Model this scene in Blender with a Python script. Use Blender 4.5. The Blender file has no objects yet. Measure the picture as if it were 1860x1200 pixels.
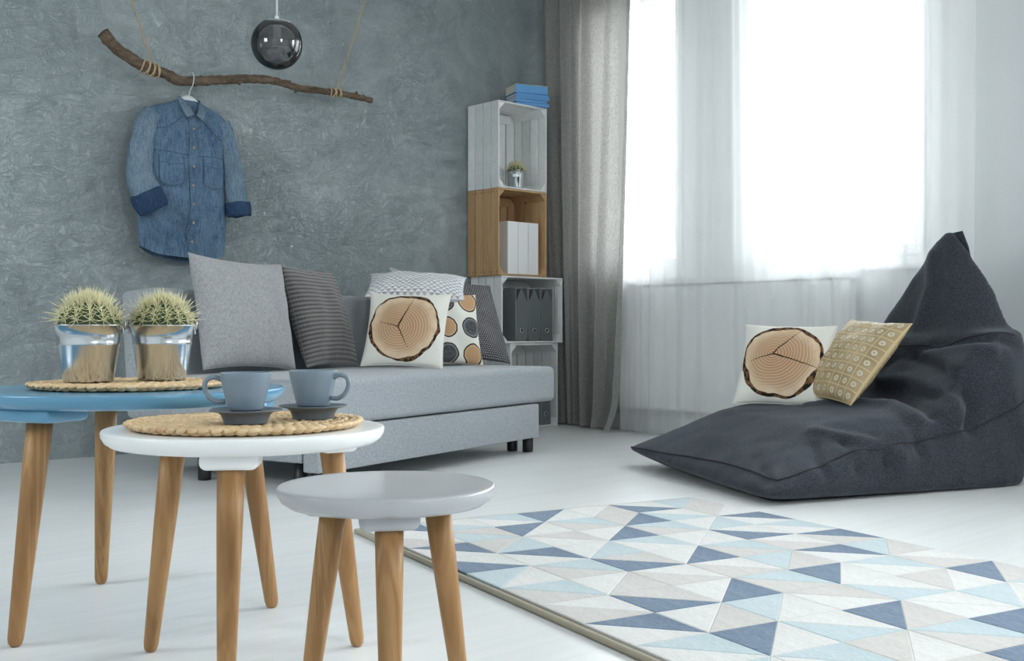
import bpy, bmesh, math, random
from mathutils import Vector, Matrix, noise as mnoise
R = math.radians
random.seed(7)
sc = bpy.context.scene
C = sc.collection

# ------------------------------------------------------------------ camera
cam = bpy.data.cameras.new('camera')
cam.sensor_width = 36.0
cam.lens = 36.0 * 1990.0 / 1860.0
cam.clip_start = 0.05
camo = bpy.data.objects.new('camera', cam)
C.objects.link(camo)
camo.location = (0, 0, 0.6)
camo.rotation_euler = (R(90), 0, R(47.4776 - 90))
sc.camera = camo

# ------------------------------------------------------------------ light
world = bpy.data.worlds.new('overcast_sky')
sc.world = world
world.use_nodes = True
bg = world.node_tree.nodes['Background']
# overcast sky: brightest overhead, duller towards the horizon, dim ground below it
_nt = world.node_tree
_tc = _nt.nodes.new('ShaderNodeTexCoord')
_sp = _nt.nodes.new('ShaderNodeSeparateXYZ')
_cr = _nt.nodes.new('ShaderNodeValToRGB')
_mp = _nt.nodes.new('ShaderNodeMapRange')
_mp.inputs[1].default_value, _mp.inputs[2].default_value = -1.0, 1.0
_nt.links.new(_tc.outputs['Generated'], _sp.inputs[0])
_nt.links.new(_sp.outputs[2], _mp.inputs[0])
_nt.links.new(_mp.outputs[0], _cr.inputs[0])
_e = _cr.color_ramp.elements
_e[0].position, _e[0].color = .47, (.20, .20, .19, 1)
_e[1].position, _e[1].color = 1.0, (.93, .97, 1.0, 1)
_k = _e.new(.52)
_k.color = (.62, .64, .65, 1)
_nt.links.new(_cr.outputs[0], bg.inputs['Color'])
bg.inputs['Strength'].default_value = 10.0
sc.view_settings.view_transform = 'Standard'
sc.view_settings.look = 'None'
sc.view_settings.gamma = 1.0
sc.view_settings.use_curve_mapping = False
sc.view_settings.exposure = 1.65
sc.cycles.max_bounces = 12
sc.cycles.diffuse_bounces = 6
sc.cycles.transparent_max_bounces = 16
sc.cycles.sample_clamp_indirect = 8.0
sc.cycles.use_denoising = True

XW, YW, XL, YR, HC = 5.05, 5.19, -1.3, -1.9, 3.0     # room limits
# window openings in the right-hand wall, last two unseen, added for brightness: (y0, y1, z0, z1)
OPEN = [(4.03, 4.85, 0.92, 2.70), (2.53, 3.465, 0.92, 2.70), (0.35, 1.65, 0.92, 2.75), (-1.5, -0.2, 0.92, 2.75)]
for i, (y0, y1, z0, z1) in enumerate(OPEN):
    l = bpy.data.lights.new('sky_portal', 'AREA')
    l.shape = 'RECTANGLE'
    l.size = z1 - z0
    l.size_y = y1 - y0
    l.cycles.is_portal = True
    lo = bpy.data.objects.new('sky_portal', l)
    C.objects.link(lo)
    lo.location = (XW + 0.29, (y0 + y1) / 2, (z0 + z1) / 2)
    lo.rotation_euler = (0, R(90), 0)
REAR_FILL = (0.7, 1.7, 1.3, 2.75)                     # unseen window added behind the camera as fill light: (x0, x1, z0, z1)
LEFT_FILL = (2.6, 3.65, 1.4, 2.6)                     # unseen window added on the left to light the far corner: (y0, y1, z0, z1)
for c_, s_, r_ in (((((REAR_FILL[0] + REAR_FILL[1]) / 2, YR - .19, (REAR_FILL[2] + REAR_FILL[3]) / 2)), (REAR_FILL[1] - REAR_FILL[0], REAR_FILL[3] - REAR_FILL[2]), (R(90), 0, 0)),
                   ((XL - .19, (LEFT_FILL[0] + LEFT_FILL[1]) / 2, (LEFT_FILL[2] + LEFT_FILL[3]) / 2), (LEFT_FILL[3] - LEFT_FILL[2], LEFT_FILL[1] - LEFT_FILL[0]), (0, R(-90), 0))):
    l = bpy.data.lights.new('sky_portal', 'AREA')
    l.shape = 'RECTANGLE'
    l.size, l.size_y = s_
    l.cycles.is_portal = True
    lo = bpy.data.objects.new('sky_portal', l)
    C.objects.link(lo)
    lo.location = c_
    lo.rotation_euler = r_


# ------------------------------------------------------------------ node helpers
class S:
    """a scalar socket that builds Math nodes when used in arithmetic"""
    def __init__(s, nt, k):
        s.nt, s.k = nt, k

    def op(s, o, *a):
        n = s.nt.nodes.new('ShaderNodeMath')
        n.operation = o
        for i, v in enumerate((s,) + a):
            if isinstance(v, S):
                s.nt.links.new(v.k, n.inputs[i])
            else:
                n.inputs[i].default_value = v
        return S(s.nt, n.outputs[0])

    def __add__(s, o): return s.op('ADD', o)
    def __sub__(s, o): return s.op('SUBTRACT', o)
    def __mul__(s, o): return s.op('MULTIPLY', o)
    def __truediv__(s, o): return s.op('DIVIDE', o)
    def __rmul__(s, o): return s.op('MULTIPLY', o)
    def __radd__(s, o): return s.op('ADD', o)
    def __rsub__(s, o): return (s * -1.0) + o
    def sin(s): return s.op('SINE')
    def abs(s): return s.op('ABSOLUTE')
    def sqrt(s): return s.op('SQRT')
    def floor(s): return s.op('FLOOR')
    def fract(s): return s.op('FRACT')
    def lt(s, o): return s.op('LESS_THAN', o)
    def gt(s, o): return s.op('GREATER_THAN', o)
    def max(s, o): return s.op('MAXIMUM', o)
    def min(s, o): return s.op('MINIMUM', o)
    def pow(s, o): return s.op('POWER', o)

    def ramp(s, a, b):
        n = s.nt.nodes.new('ShaderNodeMapRange')
        n.inputs[1].default_value, n.inputs[2].default_value = a, b
        s.nt.links.new(s.k, n.inputs[0])
        return S(s.nt, n.outputs[0])


class Mat:
    def __init__(m, name, col=(.8, .8, .8), rough=.6, metal=0.0, spec=.5, **kw):
        m.m = bpy.data.materials.new(name)
        m.m.use_nodes = True
        m.nt = m.m.node_tree
        m.b = m.nt.nodes['Principled BSDF']
        m.b.inputs['Base Color'].default_value = (*col, 1)
        m.b.inputs['Roughness'].default_value = rough
        m.b.inputs['Metallic'].default_value = metal
        m.b.inputs['Specular IOR Level'].default_value = spec
        for k, v in kw.items():
            m.b.inputs[k.replace('_', ' ')].default_value = v
        m._h = None

    def coord(m, kind='Object', scale=(1, 1, 1), rot=(0, 0, 0)):
        t = m.nt.nodes.new('ShaderNodeTexCoord')
        mp = m.nt.nodes.new('ShaderNodeMapping')
        mp.inputs['Scale'].default_value = scale
        mp.inputs['Rotation'].default_value = rot
        m.nt.links.new(t.outputs[kind], mp.inputs[0])
        return mp.outputs[0]

    def uv(m):
        t = m.nt.nodes.new('ShaderNodeTexCoord')
        s = m.nt.nodes.new('ShaderNodeSeparateXYZ')
        m.nt.links.new(t.outputs['UV'], s.inputs[0])
        return S(m.nt, s.outputs[0]), S(m.nt, s.outputs[1])

    def xyz(m, co):
        s = m.nt.nodes.new('ShaderNodeSeparateXYZ')
        m.nt.links.new(co, s.inputs[0])
        return [S(m.nt, s.outputs[i]) for i in range(3)]

    def comb(m, x, y, z=0.0):
        n = m.nt.nodes.new('ShaderNodeCombineXYZ')
        for i, v in enumerate((x, y, z)):
            if isinstance(v, S):
                m.nt.links.new(v.k, n.inputs[i])
            else:
                n.inputs[i].default_value = v
        return n.outputs[0]

    def noise(m, co, scale=5, detail=4, rough=.5, dist=0.0):
        n = m.nt.nodes.new('ShaderNodeTexNoise')
        n.inputs['Scale'].default_value = scale
        n.inputs['Detail'].default_value = detail
        n.inputs['Roughness'].default_value = rough
        n.inputs['Distortion'].default_value = dist
        m.nt.links.new(co, n.inputs['Vector'])
        return S(m.nt, n.outputs[0])

    def voro(m, co, scale=5, feature='F1'):
        n = m.nt.nodes.new('ShaderNodeTexVoronoi')
        n.feature = feature
        n.inputs['Scale'].default_value = scale
        m.nt.links.new(co, n.inputs['Vector'])
        return S(m.nt, n.outputs['Distance'])

    def rand(m, co):
        n = m.nt.nodes.new('ShaderNodeTexWhiteNoise')
        m.nt.links.new(co, n.inputs['Vector'])
        return S(m.nt, n.outputs['Value'])

    def col(m, fac, a, b):
        """mix two colours (tuples or sockets) by a scalar"""
        n = m.nt.nodes.new('ShaderNodeMix')
        n.data_type = 'RGBA'
        if isinstance(fac, S):
            m.nt.links.new(fac.k, n.inputs[0])
        else:
            n.inputs[0].default_value = fac
        for v, i in ((a, 6), (b, 7)):
            if isinstance(v, tuple):
                n.inputs[i].default_value = (*v, 1)
            else:
                m.nt.links.new(v, n.inputs[i])
        return n.outputs[2]

    def base(m, c):
        m.nt.links.new(c, m.b.inputs['Base Color'])
        return m

    def bump(m, h, strength=.3, dist=.01):
        n = m.nt.nodes.new('ShaderNodeBump')
        n.inputs['Strength'].default_value = strength
        n.inputs['Distance'].default_value = dist
        m.nt.links.new(h.k, n.inputs['Height'])
        m.nt.links.new(n.outputs[0], m.b.inputs['Normal'])
        return m

    def link(m, s, name):
        m.nt.links.new(s.k, m.b.inputs[name])
        return m


def srgb(r, g, b):
    f = lambda c: (c / 255 / 12.92) if c <= 10 else ((c / 255 + .055) / 1.055) ** 2.4
    return (f(r), f(g), f(b))


# ------------------------------------------------------------------ materials
def m_plaster():
    m = Mat('trowelled_plaster', rough=.5, spec=1.0)
    co = m.coord('Object')
    big = m.noise(co, 1.3, 5, .6, .8)
    mid = m.noise(co, 4.5, 7, .66, 1.8)
    fine = m.noise(co, 26, 5, .65, 1.2)
    stroke = m.noise(m.coord('Object', (1, 1, 2.0), (0, R(25), 0)), 5.5, 4, .55, 3.6)
    stroke2 = m.noise(m.coord('Object', (2.0, 1, 1), (0, R(-35), 0)), 8.5, 5, .6, 4.5)
    f = (big * .5 + mid * .5).ramp(.32, .68)
    c = m.col(f, srgb(120, 133, 137), srgb(174, 185, 188))
    c = m.col(stroke2.ramp(.5, .72) * .4, c, srgb(182, 190, 193))
    c = m.col(fine.ramp(.6, .8) * .3, c, srgb(92, 100, 104))
    m.base(c)
    ridge = (stroke - .5).abs().min(.055)
    ridge2 = (stroke2 - .5).abs().min(.045)
    h = ridge * 4.0 + ridge2 * 2.6 + mid * 1.0 + fine * .12
    m.bump(h, .68, .019)
    m.link(m.noise(co, 4, 4).ramp(.2, .8) * .16 + .25, 'Roughness')
    return m.m


def m_floor():
    m = Mat('whitewashed_floorboards', rough=.32, spec=.6)
    co = m.coord('Object', (.45, 11, 1))
    n = m.noise(co, 3.0, 5, .55, .2)
    n2 = m.noise(m.coord('Object', (.3, 3.2, 1)), 1.5, 4, .55)
    c = m.col((n * .5 + n2 * .5).ramp(.3, .7), srgb(226, 228, 227), srgb(240, 241, 241))
    m.base(c)
    return m.m


def m_fabric(name, a, b, scale=420, bump=.25, rough=.9, sheen=.25, weave=0):
    m = Mat(name, rough=rough, spec=.2)
    co = m.coord('Object')
    n = m.noise(co, scale, 2, .7)
    n2 = m.noise(co, scale * .25, 3, .6)
    f = (n * .65 + n2 * .35).ramp(.36, .64)
    m.base(m.col(f, a, b))
    m.b.inputs['Sheen Weight'].default_value = sheen
    m.b.inputs['Sheen Roughness'].default_value = .5
    m.bump(f, bump, .0025)
    return m.m


def m_wood(name, a, b, dark, axis=2, sc_=1.0, rough=.5, knots=False):
    m = Mat(name, rough=rough, spec=.35)
    s = [11.0 * sc_] * 3
    s[axis] = .9 * sc_
    co = m.coord('Object', tuple(s))
    info = m.nt.nodes.new('ShaderNodeObjectInfo')
    add = m.nt.nodes.new('ShaderNodeVectorMath')
    add.operation = 'ADD'
    mul = m.nt.nodes.new('ShaderNodeVectorMath')
    mul.operation = 'SCALE'
    cmb = m.nt.nodes.new('ShaderNodeCombineXYZ')
    for i in range(3):
        m.nt.links.new(info.outputs['Random'], cmb.inputs[i])
    m.nt.links.new(cmb.outputs[0], mul.inputs[0])
    mul.inputs['Scale'].default_value = 37.0
    m.nt.links.new(co, add.inputs[0])
    m.nt.links.new(mul.outputs[0], add.inputs[1])
    co = add.outputs[0]
    n = m.noise(co, 2.2, 4, .55, .9)
    fine = m.noise(co, 16, 3, .6, .2)
    ring = ((n * 34).sin() * .5 + .5)
    f = (ring * .42 + fine * .58).ramp(.2, .85)
    c = m.col(f, a, b)
    c = m.col(fine.ramp(.58, .82) * .6, c, dark)
    rnd = S(m.nt, info.outputs['Random'])
    c = m.col(rnd * .28, c, dark)
    if knots:
        k = m.voro(m.coord('Object', (9, 9, 3.2)), 1.0)
        c = m.col(k.lt(.085) * .8, c, tuple(x * .35 for x in dark))
    m.base(c)
    m.bump(f, .15, .003)
    return m.m


def m_plain(name, col, rough=.5, metal=0.0, spec=.5, bump=0.0, **kw):
    m = Mat(name, col, rough, metal, spec, **kw)
    if bump:
        m.bump(m.noise(m.coord('Object'), 60, 3), bump, .003)
    return m.m


def m_sheer():
    m = Mat('sheer_voile')
    nt = m.nt
    out = nt.nodes['Material Output']
    nt.nodes.remove(m.b)
    tr = nt.nodes.new('ShaderNodeBsdfTransparent')
    df = nt.nodes.new('ShaderNodeBsdfDiffuse')
    tl = nt.nodes.new('ShaderNodeBsdfTranslucent')
    df.inputs[0].default_value = (.97, .97, .97, 1)
    tl.inputs[0].default_value = (.93, .95, .96, 1)
    mx = nt.nodes.new('ShaderNodeMixShader')
    mx.inputs[0].default_value = .48
    nt.links.new(df.outputs[0], mx.inputs[1])
    nt.links.new(tl.outputs[0], mx.inputs[2])
    m2 = nt.nodes.new('ShaderNodeMixShader')
    lw = nt.nodes.new('ShaderNodeLayerWeight')
    lw.inputs[0].default_value = .35
    cov = S(nt, lw.outputs['Facing']) * .30 + .50       # threads cover more at grazing angles
    nt.links.new(cov.k, m2.inputs[0])
    nt.links.new(tr.outputs[0], m2.inputs[1])
    nt.links.new(mx.outputs[0], m2.inputs[2])
    nt.links.new(m2.outputs[0], out.inputs[0])
    return m.m


def m_linen():
    m = Mat('grey_linen_curtain', rough=.95, spec=.1)
    nt = m.nt
    out = nt.nodes['Material Output']
    co = m.coord('Object', (1, 1, .25))
    n = m.noise(co, 260, 3, .7)
    n2 = m.noise(m.coord('Object', (1, 1, 6)), 120, 2, .7)
    f = (n * .6 + n2 * .4).ramp(.38, .62)
    c = m.col(f, srgb(146, 145, 142), srgb(176, 175, 171))
    m.base(c)
    m.bump(f, .3, .002)
    tl = nt.nodes.new('ShaderNodeBsdfTranslucent')
    c2 = m.col(f, srgb(96, 95, 93), srgb(172, 171, 168))
    nt.links.new(c2, tl.inputs[0])
    mx = nt.nodes.new('ShaderNodeMixShader')
    mx.inputs[0].default_value = .24
    nt.links.new(m.b.outputs[0], mx.inputs[1])
    nt.links.new(tl.outputs[0], mx.inputs[2])
    nt.links.new(mx.outputs[0], out.inputs[0])
    return m.m


def m_glass_thin(name, tint, gloss=.08, rough=.0):
    m = Mat(name)
    nt = m.nt
    out = nt.nodes['Material Output']
    nt.nodes.remove(m.b)
    tr = nt.nodes.new('ShaderNodeBsdfTransparent')
    tr.inputs[0].default_value = (*tint, 1)
    gl = nt.nodes.new('ShaderNodeBsdfGlossy')
    gl.inputs['Roughness'].default_value = rough
    fr = nt.nodes.new('ShaderNodeLayerWeight')
    fr.inputs[0].default_value = .25
    k = S(nt, fr.outputs['Fresnel']) * .9 + gloss * .3
    mx = nt.nodes.new('ShaderNodeMixShader')
    nt.links.new(k.k, mx.inputs[0])
    nt.links.new(tr.outputs[0], mx.inputs[1])
    nt.links.new(gl.outputs[0], mx.inputs[2])
    nt.links.new(mx.outputs[0], out.inputs[0])
    return m.m


CREAM = srgb(236, 234, 226)


def slice_colour(m, x, y, cx, cy, cracks, seed=0.0, R0=.93, amp=.22, rings=92.0):
    """end-grain print: x, y in -1..1; returns a colour socket"""
    r = (x * x + y * y).sqrt()
    rs = r.max(.001)
    nv = m.comb(x / rs, y / rs, seed)
    wob = m.noise(nv, 1.3, 2) - .5
    wob2 = m.noise(nv, 9, 3) - .5
    edge = R0 + wob * amp + wob2 * .022
    q = r / edge
    dx, dy = x - cx, y - cy
    dn = m.noise(m.comb(x, y, seed + 3), 2.2, 2) - .5
    r2 = (dx * dx + dy * dy).sqrt() + dn * .07
    ringf = ((r2 * rings).sin() * .5 + .5)
    heart = m.col(ringf, srgb(170, 132, 102), srgb(208, 174, 142))
    sap = m.col(m.noise(m.comb(x, y, seed), 5, 3).ramp(.3, .7), srgb(216, 188, 156), srgb(236, 216, 190))
    c = m.col(q.ramp(.68, .86), heart, sap)
    c = m.col((q.ramp(.25, .7)) * .3, c, srgb(222, 194, 162))
    barkn = m.noise(m.comb(x, y, seed + 7), 9, 4)
    bark = m.col(barkn.ramp(.42, .58), srgb(38, 34, 33), srgb(128, 94, 66))
    thick = (m.noise(nv, 1.1, 2) - .5) * .34 + barkn * .05
    c = m.col((q + thick.max(-.03)).gt(.945), c, bark)
    for a, L, wd in cracks:
        ca, sa = math.cos(R(a)), math.sin(R(a))
        s_ = dx * ca + dy * sa
        t_ = (dy * ca - dx * sa + (m.noise(m.comb(x, y, a), 7, 2) - .5) * .05).abs()
        k = s_.gt(0) * s_.lt(L) * t_.lt((L - s_) * wd + .0035)
        c = m.col(k, c, srgb(48, 34, 26))
    return m.col(q.gt(1.0), c, CREAM)


def fabric_finish(m, scale=300, strength=.2):
    m.b.inputs['Roughness'].default_value = .9
    m.b.inputs['Specular IOR Level'].default_value = .15
    m.bump(m.noise(m.coord('Object'), scale, 2), strength, .002)
    return m.m


def m_slice(name, cx, cy, cracks, seed):
    m = Mat(name)
    u, v = m.uv()
    x, y = (u - .5) * 2.0, (v - .5) * 2.0
    m.base(slice_colour(m, x, y, cx, cy, cracks, seed))
    return fabric_finish(m)


def m_slices_many():
    m = Mat('many_log_slices_print')
    u, v = m.uv()
    gx, gy = u * 2.6 + .32, v * 2.6 + .2
    ix, iy = gx.floor(), gy.floor()
    x, y = (gx.fract() - .5) * 2.0, (gy.fract() - .5) * 2.0
    par = (ix + iy).op('MODULO', 2.0)
    seed = ix * 3.1 + iy * 7.7
    r = (x * x + y * y).sqrt()
    rs = r.max(.001)
    nv = m.comb(x / rs, y / rs, seed)
    edge = .80 + (m.noise(nv, 1.2, 2) - .5) * .2
    q = r / edge
    ringf = ((r * 40).sin() * .5 + .5)
    tan = m.col(ringf, srgb(186, 146, 110), srgb(210, 172, 134))
    tan = m.col(q.ramp(.7, .88), tan, srgb(226, 196, 156))
    gr = m.col(m.noise(m.comb(x, y, seed), 7, 4).ramp(.35, .65), srgb(70, 72, 76), srgb(98, 100, 104))
    gr = m.col(q.ramp(.68, .86), gr, srgb(150, 148, 148))
    c = m.col(par, tan, gr)
    c = m.col(q.gt(.87), c, srgb(58, 52, 50))
    c = m.col(q.gt(1.0), c, CREAM)
    m.base(c)
    return fabric_finish(m)


def m_triangles():
    m = Mat('grey_triangle_print')
    u, v = m.uv()
    y = v * 18.0
    iy = y.floor()
    x = u * 15.0 + iy * .5
    fx, fy = x.fract(), y.fract()
    up = ((fx - .5).abs() * 2.0).lt(1.0 - fy)
    rnd = m.rand(m.comb(x.floor(), iy, 0))
    g = m.col(rnd, srgb(150, 152, 158), srgb(196, 198, 202))
    c = m.col(up, g, srgb(236, 236, 238))
    m.base(c)
    return fabric_finish(m)


def m_gold():
    m = Mat('gold_lattice_print')
    u, v = m.uv()
    gx, gy = u * 8.0, v * 8.0
    fx, fy = (gx.fract() - .5).abs(), (gy.fract() - .5).abs()
    line = fx.max(fy).gt(.46)
    blob = (fx * fx + fy * fy).sqrt() + (m.noise(m.comb(gx, gy), 3.0, 2) - .5) * .08
    c = m.col(m.noise(m.comb(u, v), 3, 3).ramp(.3, .7), srgb(160, 138, 104), srgb(200, 176, 136))
    c = m.col(blob.lt(.235), c, srgb(216, 208, 186))
    c = m.col(blob.lt(.11) * .8, c, srgb(176, 164, 130))
    c = m.col(line, c, srgb(214, 194, 150))
    m.base(c)
    m.b.inputs['Roughness'].default_value = .6
    m.bump(line + blob.lt(.235) * .7, .3, .003)
    return m.m


def m_cord():
    m = Mat('ribbed_corduroy', rough=.85, spec=.2)
    u, v = m.uv()
    ribs = ((v * 150.0).sin() * .5 + .5).pow(.6)
    cross = ((u * 300.0).sin() * .5 + .5)
    co = m.coord('Object')
    n = m.noise(co, 260, 2)
    c = m.col(ribs * .75 + n * .3, srgb(58, 56, 57), srgb(134, 130, 130))
    m.base(c)
    m.b.inputs['Sheen Weight'].default_value = .3
    m.bump(ribs + cross * .25, .9, .005)
    return m.m


def m_honey():
    m = Mat('honeycomb_knit', rough=.9, spec=.2)
    u, v = m.uv()
    y = v * 44.0
    x = u * 30.0 + y.floor() * .5
    fx, fy = (x.fract() - .5).abs(), (y.fract() - .5).abs()
    d = (fx * fx + fy * fy).sqrt()
    h = d.ramp(.42, .12)
    c = m.col(h, srgb(84, 83, 85), srgb(186, 185, 187))
    m.base(c)
    m.bump(h, .8, .006)
    return m.m


def m_denim(name, a, b, fade):
    m = Mat(name, rough=.9, spec=.15)
    co = m.coord('Object')
    n = m.noise(co, 7, 5, .65, .6)
    f = m.noise(co, 160, 3, .7)
    st = m.noise(m.coord('Object', (6, 6, 1)), 22, 3, .6)
    c = m.col((n * .5 + st * .5).ramp(.36, .62), a, b)
    c = m.col(f.ramp(.48, .72) * .5, c, fade)
    m.base(c)
    m.bump(f * .4 + n * .6 + st * .5, .6, .008)
    return m.m


def m_galv():
    m = Mat('galvanised_steel', srgb(205, 210, 214), .22, 1.0)
    n = m.noise(m.coord('Object', (1, 1, .3)), 30, 3)
    m.link(n.ramp(.3, .7) * .12 + .14, 'Roughness')
    return m.m


def m_bark():
    m = Mat('grey_brown_bark', rough=.85, spec=.2)
    co = m.coord('Object', (1, 3, 3))
    n = m.noise(co, 14, 5, .65, .8)
    n2 = m.noise(m.coord('Object'), 60, 3)
    c = m.col(n.ramp(.3, .7), srgb(72, 61, 52), srgb(132, 114, 97))
    c = m.col(n2.ramp(.6, .75) * .4, c, srgb(150, 132, 112))
    m.base(c)
    m.bump(n + n2 * .4, .8, .01)
    return m.m


def m_braid(name):
    m = Mat(name, rough=.55, spec=.35)
    co = m.coord('Object')
    n = m.noise(co, 45, 4, .6)
    f = m.noise(co, 400, 2)
    c = m.col(n.ramp(.3, .7), srgb(196, 162, 118), srgb(232, 208, 170))
    c = m.col(f.ramp(.55, .8) * .4, c, srgb(168, 130, 86))
    m.base(c)
    m.bump(f, .3, .002)
    return m.m


def m_bean():
    m = Mat('dark_slate_weave', rough=.85, spec=.25)
    co = m.coord('Object')
    x, y, z = m.xyz(co)
    n = m.noise(co, 210, 2, .8)
    f = n.ramp(.34, .66)
    c = m.col(f, srgb(32, 34, 39), srgb(70, 75, 84))
    m.base(c)
    m.b.inputs['Sheen Weight'].default_value = .2
    m.b.inputs['Sheen Roughness'].default_value = .4
    m.b.inputs['Sheen Tint'].default_value = (.8, .88, 1, 1)
    m.bump(f, .4, .003)
    return m.m


def m_pile(name, a, b):
    m = Mat(name, rough=.95, spec=.1)
    n = m.noise(m.coord('Object', (1, .35, 1)), 190, 3, .7)
    n2 = m.noise(m.coord('Object', (1, .2, 1)), 30, 3)
    m.base(m.col((n * .6 + n2 * .4).ramp(.35, .65), a, b))
    m.b.inputs['Sheen Weight'].default_value = .2
    m.bump(n, .5, .004)
    return m.m


def m_white_crate():
    m = Mat('whitewashed_crate_wood', rough=.7, spec=.25)
    info = m.nt.nodes.new('ShaderNodeObjectInfo')
    rnd = S(m.nt, info.outputs['Random'])
    n = m.noise(m.coord('Object', (9, 9, 9)), 1.3, 4, .6, .6)
    f = m.noise(m.coord('Object', (40, 40, 40)), 2, 3)
    c = m.col((n * .6 + rnd * .4).ramp(.25, .8), srgb(216, 219, 219), srgb(242, 243, 242))
    c = m.col(f.ramp(.66, .76) * .4, c, srgb(150, 148, 142))
    m.base(c)
    m.bump(n, .2, .004)
    return m.m


def m_smoky():
    m = Mat('smoky_plastic', srgb(138, 145, 146), .3, spec=.4)
    nt = m.nt
    tr = nt.nodes.new('ShaderNodeBsdfTransparent')
    tr.inputs[0].default_value = (.80, .82, .83, 1)
    mx = nt.nodes.new('ShaderNodeMixShader')
    mx.inputs[0].default_value = .55
    nt.links.new(tr.outputs[0], mx.inputs[1])
    nt.links.new(m.b.outputs[0], mx.inputs[2])
    nt.links.new(mx.outputs[0], nt.nodes['Material Output'].inputs[0])
    return m.m


MAT = dict(
    plaster=m_plaster(), floor=m_floor(),
    white_wall=m_plain('white_wall_paint', srgb(214, 217, 218), .7, spec=.2, bump=.05),
    ceiling=m_plain('white_ceiling_paint', srgb(238, 239, 239), .8),
    far_wall=m_plain('light_grey_wall_paint', srgb(226, 229, 230), .8),
    frame=m_plain('white_window_frame', srgb(238, 240, 241), .35),
    sill=m_plain('white_stone_sill', srgb(236, 238, 239), .3),
    rad=m_plain('white_enamel', srgb(232, 234, 234), .4),
    pane=m_glass_thin('window_glass', (.97, .98, .98)),
    sheer=m_sheer(), linen=m_linen(),
    sofa=m_fabric('light_grey_melange', srgb(134, 140, 146), srgb(182, 188, 194)),
    sofa_dark=m_fabric('grey_back_fabric', srgb(108, 113, 118), srgb(150, 156, 160)),
    gpillow=m_fabric('grey_pillow_fabric', srgb(136, 137, 139), srgb(180, 181, 183), 330),
    cord=m_cord(), honey=m_honey(), tri=m_triangles(), gold=m_gold(), many=m_slices_many(),
    slice1=m_slice('log_slice_print_sofa', -.12, -.05, [(72, 1.0, .014), (-62, .62, .016), (162, .55, .012), (95, .0, .01)], 1.0),
    slice2=m_slice('log_slice_print_beanbag', -.2, .15, [(52, .9, .012), (-16, 1.12, .014), (200, .55, .016)], 5.3),
    black=m_plain('black_plastic', srgb(24, 24, 25), .4),
    chrome=m_plain('chrome', srgb(205, 206, 208), .2, 1.0),
    oak=m_wood('oiled_oak', srgb(150, 110, 68), srgb(184, 144, 98), srgb(108, 74, 42), 2, .6, .45),
    blue_top=m_plain('satin_blue_lacquer', srgb(94, 148, 180), .22, spec=.55),
    white_top=m_plain('satin_white_lacquer', srgb(242, 244, 245), .25, spec=.5),
    grey_top=m_plain('satin_grey_lacquer', srgb(176, 178, 182), .25, spec=.5),
    braid=m_braid('water_hyacinth'),
    mug=m_plain('grey_blue_stoneware', srgb(122, 137, 150), .3, spec=.5),
    saucer=m_plain('slate_stoneware', srgb(96, 106, 116), .35, spec=.5),
    galv=m_galv(),
    cactus=m_plain('cactus_flesh', srgb(58, 78, 42), .6, bump=.3),
    spine=m_plain('pale_yellow_spine', srgb(226, 220, 178), .5),
    gravel=m_plain('dry_soil', srgb(96, 78, 58), .95, bump=.8),
    white_crate=m_white_crate(),
    pine_v=m_wood('old_pine', srgb(184, 148, 108), srgb(206, 172, 130), srgb(132, 96, 62), 2, .8, .6, True),
    pine_h=m_wood('old_pine_cross', srgb(184, 148, 108), srgb(206, 172, 130), srgb(132, 96, 62), 0, .8, .6, True),
    nail=m_plain('rusty_nail', srgb(60, 42, 32), .7),
    file_white=m_plain('white_card', srgb(240, 241, 243), .5),
    file_smoke=m_smoky(),
    file_edge=m_plain('pale_plastic_edge', srgb(158, 163, 164), .35),
    ring=m_plain('nickel_ring', srgb(225, 226, 226), .25, 0.6),
    book_blue=m_plain('blue_book_cloth', srgb(98, 158, 212), .6),
    paper=m_plain('book_pages', srgb(214, 208, 196), .9),
    book_top=m_plain('pale_book_board', srgb(206, 206, 200), .6),
    bark=m_bark(), twine=m_plain('jute_twine', srgb(196, 174, 138), .9, bump=.4),
    hanger=m_plain('white_plastic', srgb(222, 226, 228), .4),
    denim=m_denim('faded_denim', srgb(56, 82, 110), srgb(104, 130, 154), srgb(142, 162, 178)),
    denim_light=m_denim('sleeve_denim', srgb(76, 100, 124), srgb(124, 144, 160), srgb(156, 172, 184)),
    denim_dark=m_denim('cuff_denim', srgb(34, 54, 82), srgb(54, 78, 108), srgb(82, 104, 130)),
    stitch=m_plain('denim_seam', srgb(66, 90, 116), .9),
    button=m_plain('metal_button', srgb(170, 150, 130), .4, .7),
    smoke=m_glass_thin('smoked_glass', (.57, .58, .59), .25, .0),
    lamp_white=m_plain('white_bakelite', srgb(235, 235, 232), .4),
    bulb=m_plain('frosted_tube', srgb(226, 228, 226), .35),
    bean=m_bean(),
    seam=m_plain('dark_seam_cord', srgb(40, 42, 48), .9),
    pile_w=m_pile('cream_pile', srgb(208, 207, 205), srgb(226, 225, 223)),
    pile_g=m_pile('beige_pile', srgb(192, 189, 185), srgb(210, 207, 203)),
    pile_b=m_pile('pale_blue_pile', srgb(176, 194, 199), srgb(196, 209, 213)),
    pile_n=m_pile('slate_blue_pile', srgb(82, 102, 128), srgb(116, 136, 158)),
    binding=m_plain('linen_binding', srgb(176, 168, 150), .9, bump=.3),
    wire=m_plain('white_wire', srgb(225, 228, 228), .5),
)


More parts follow.
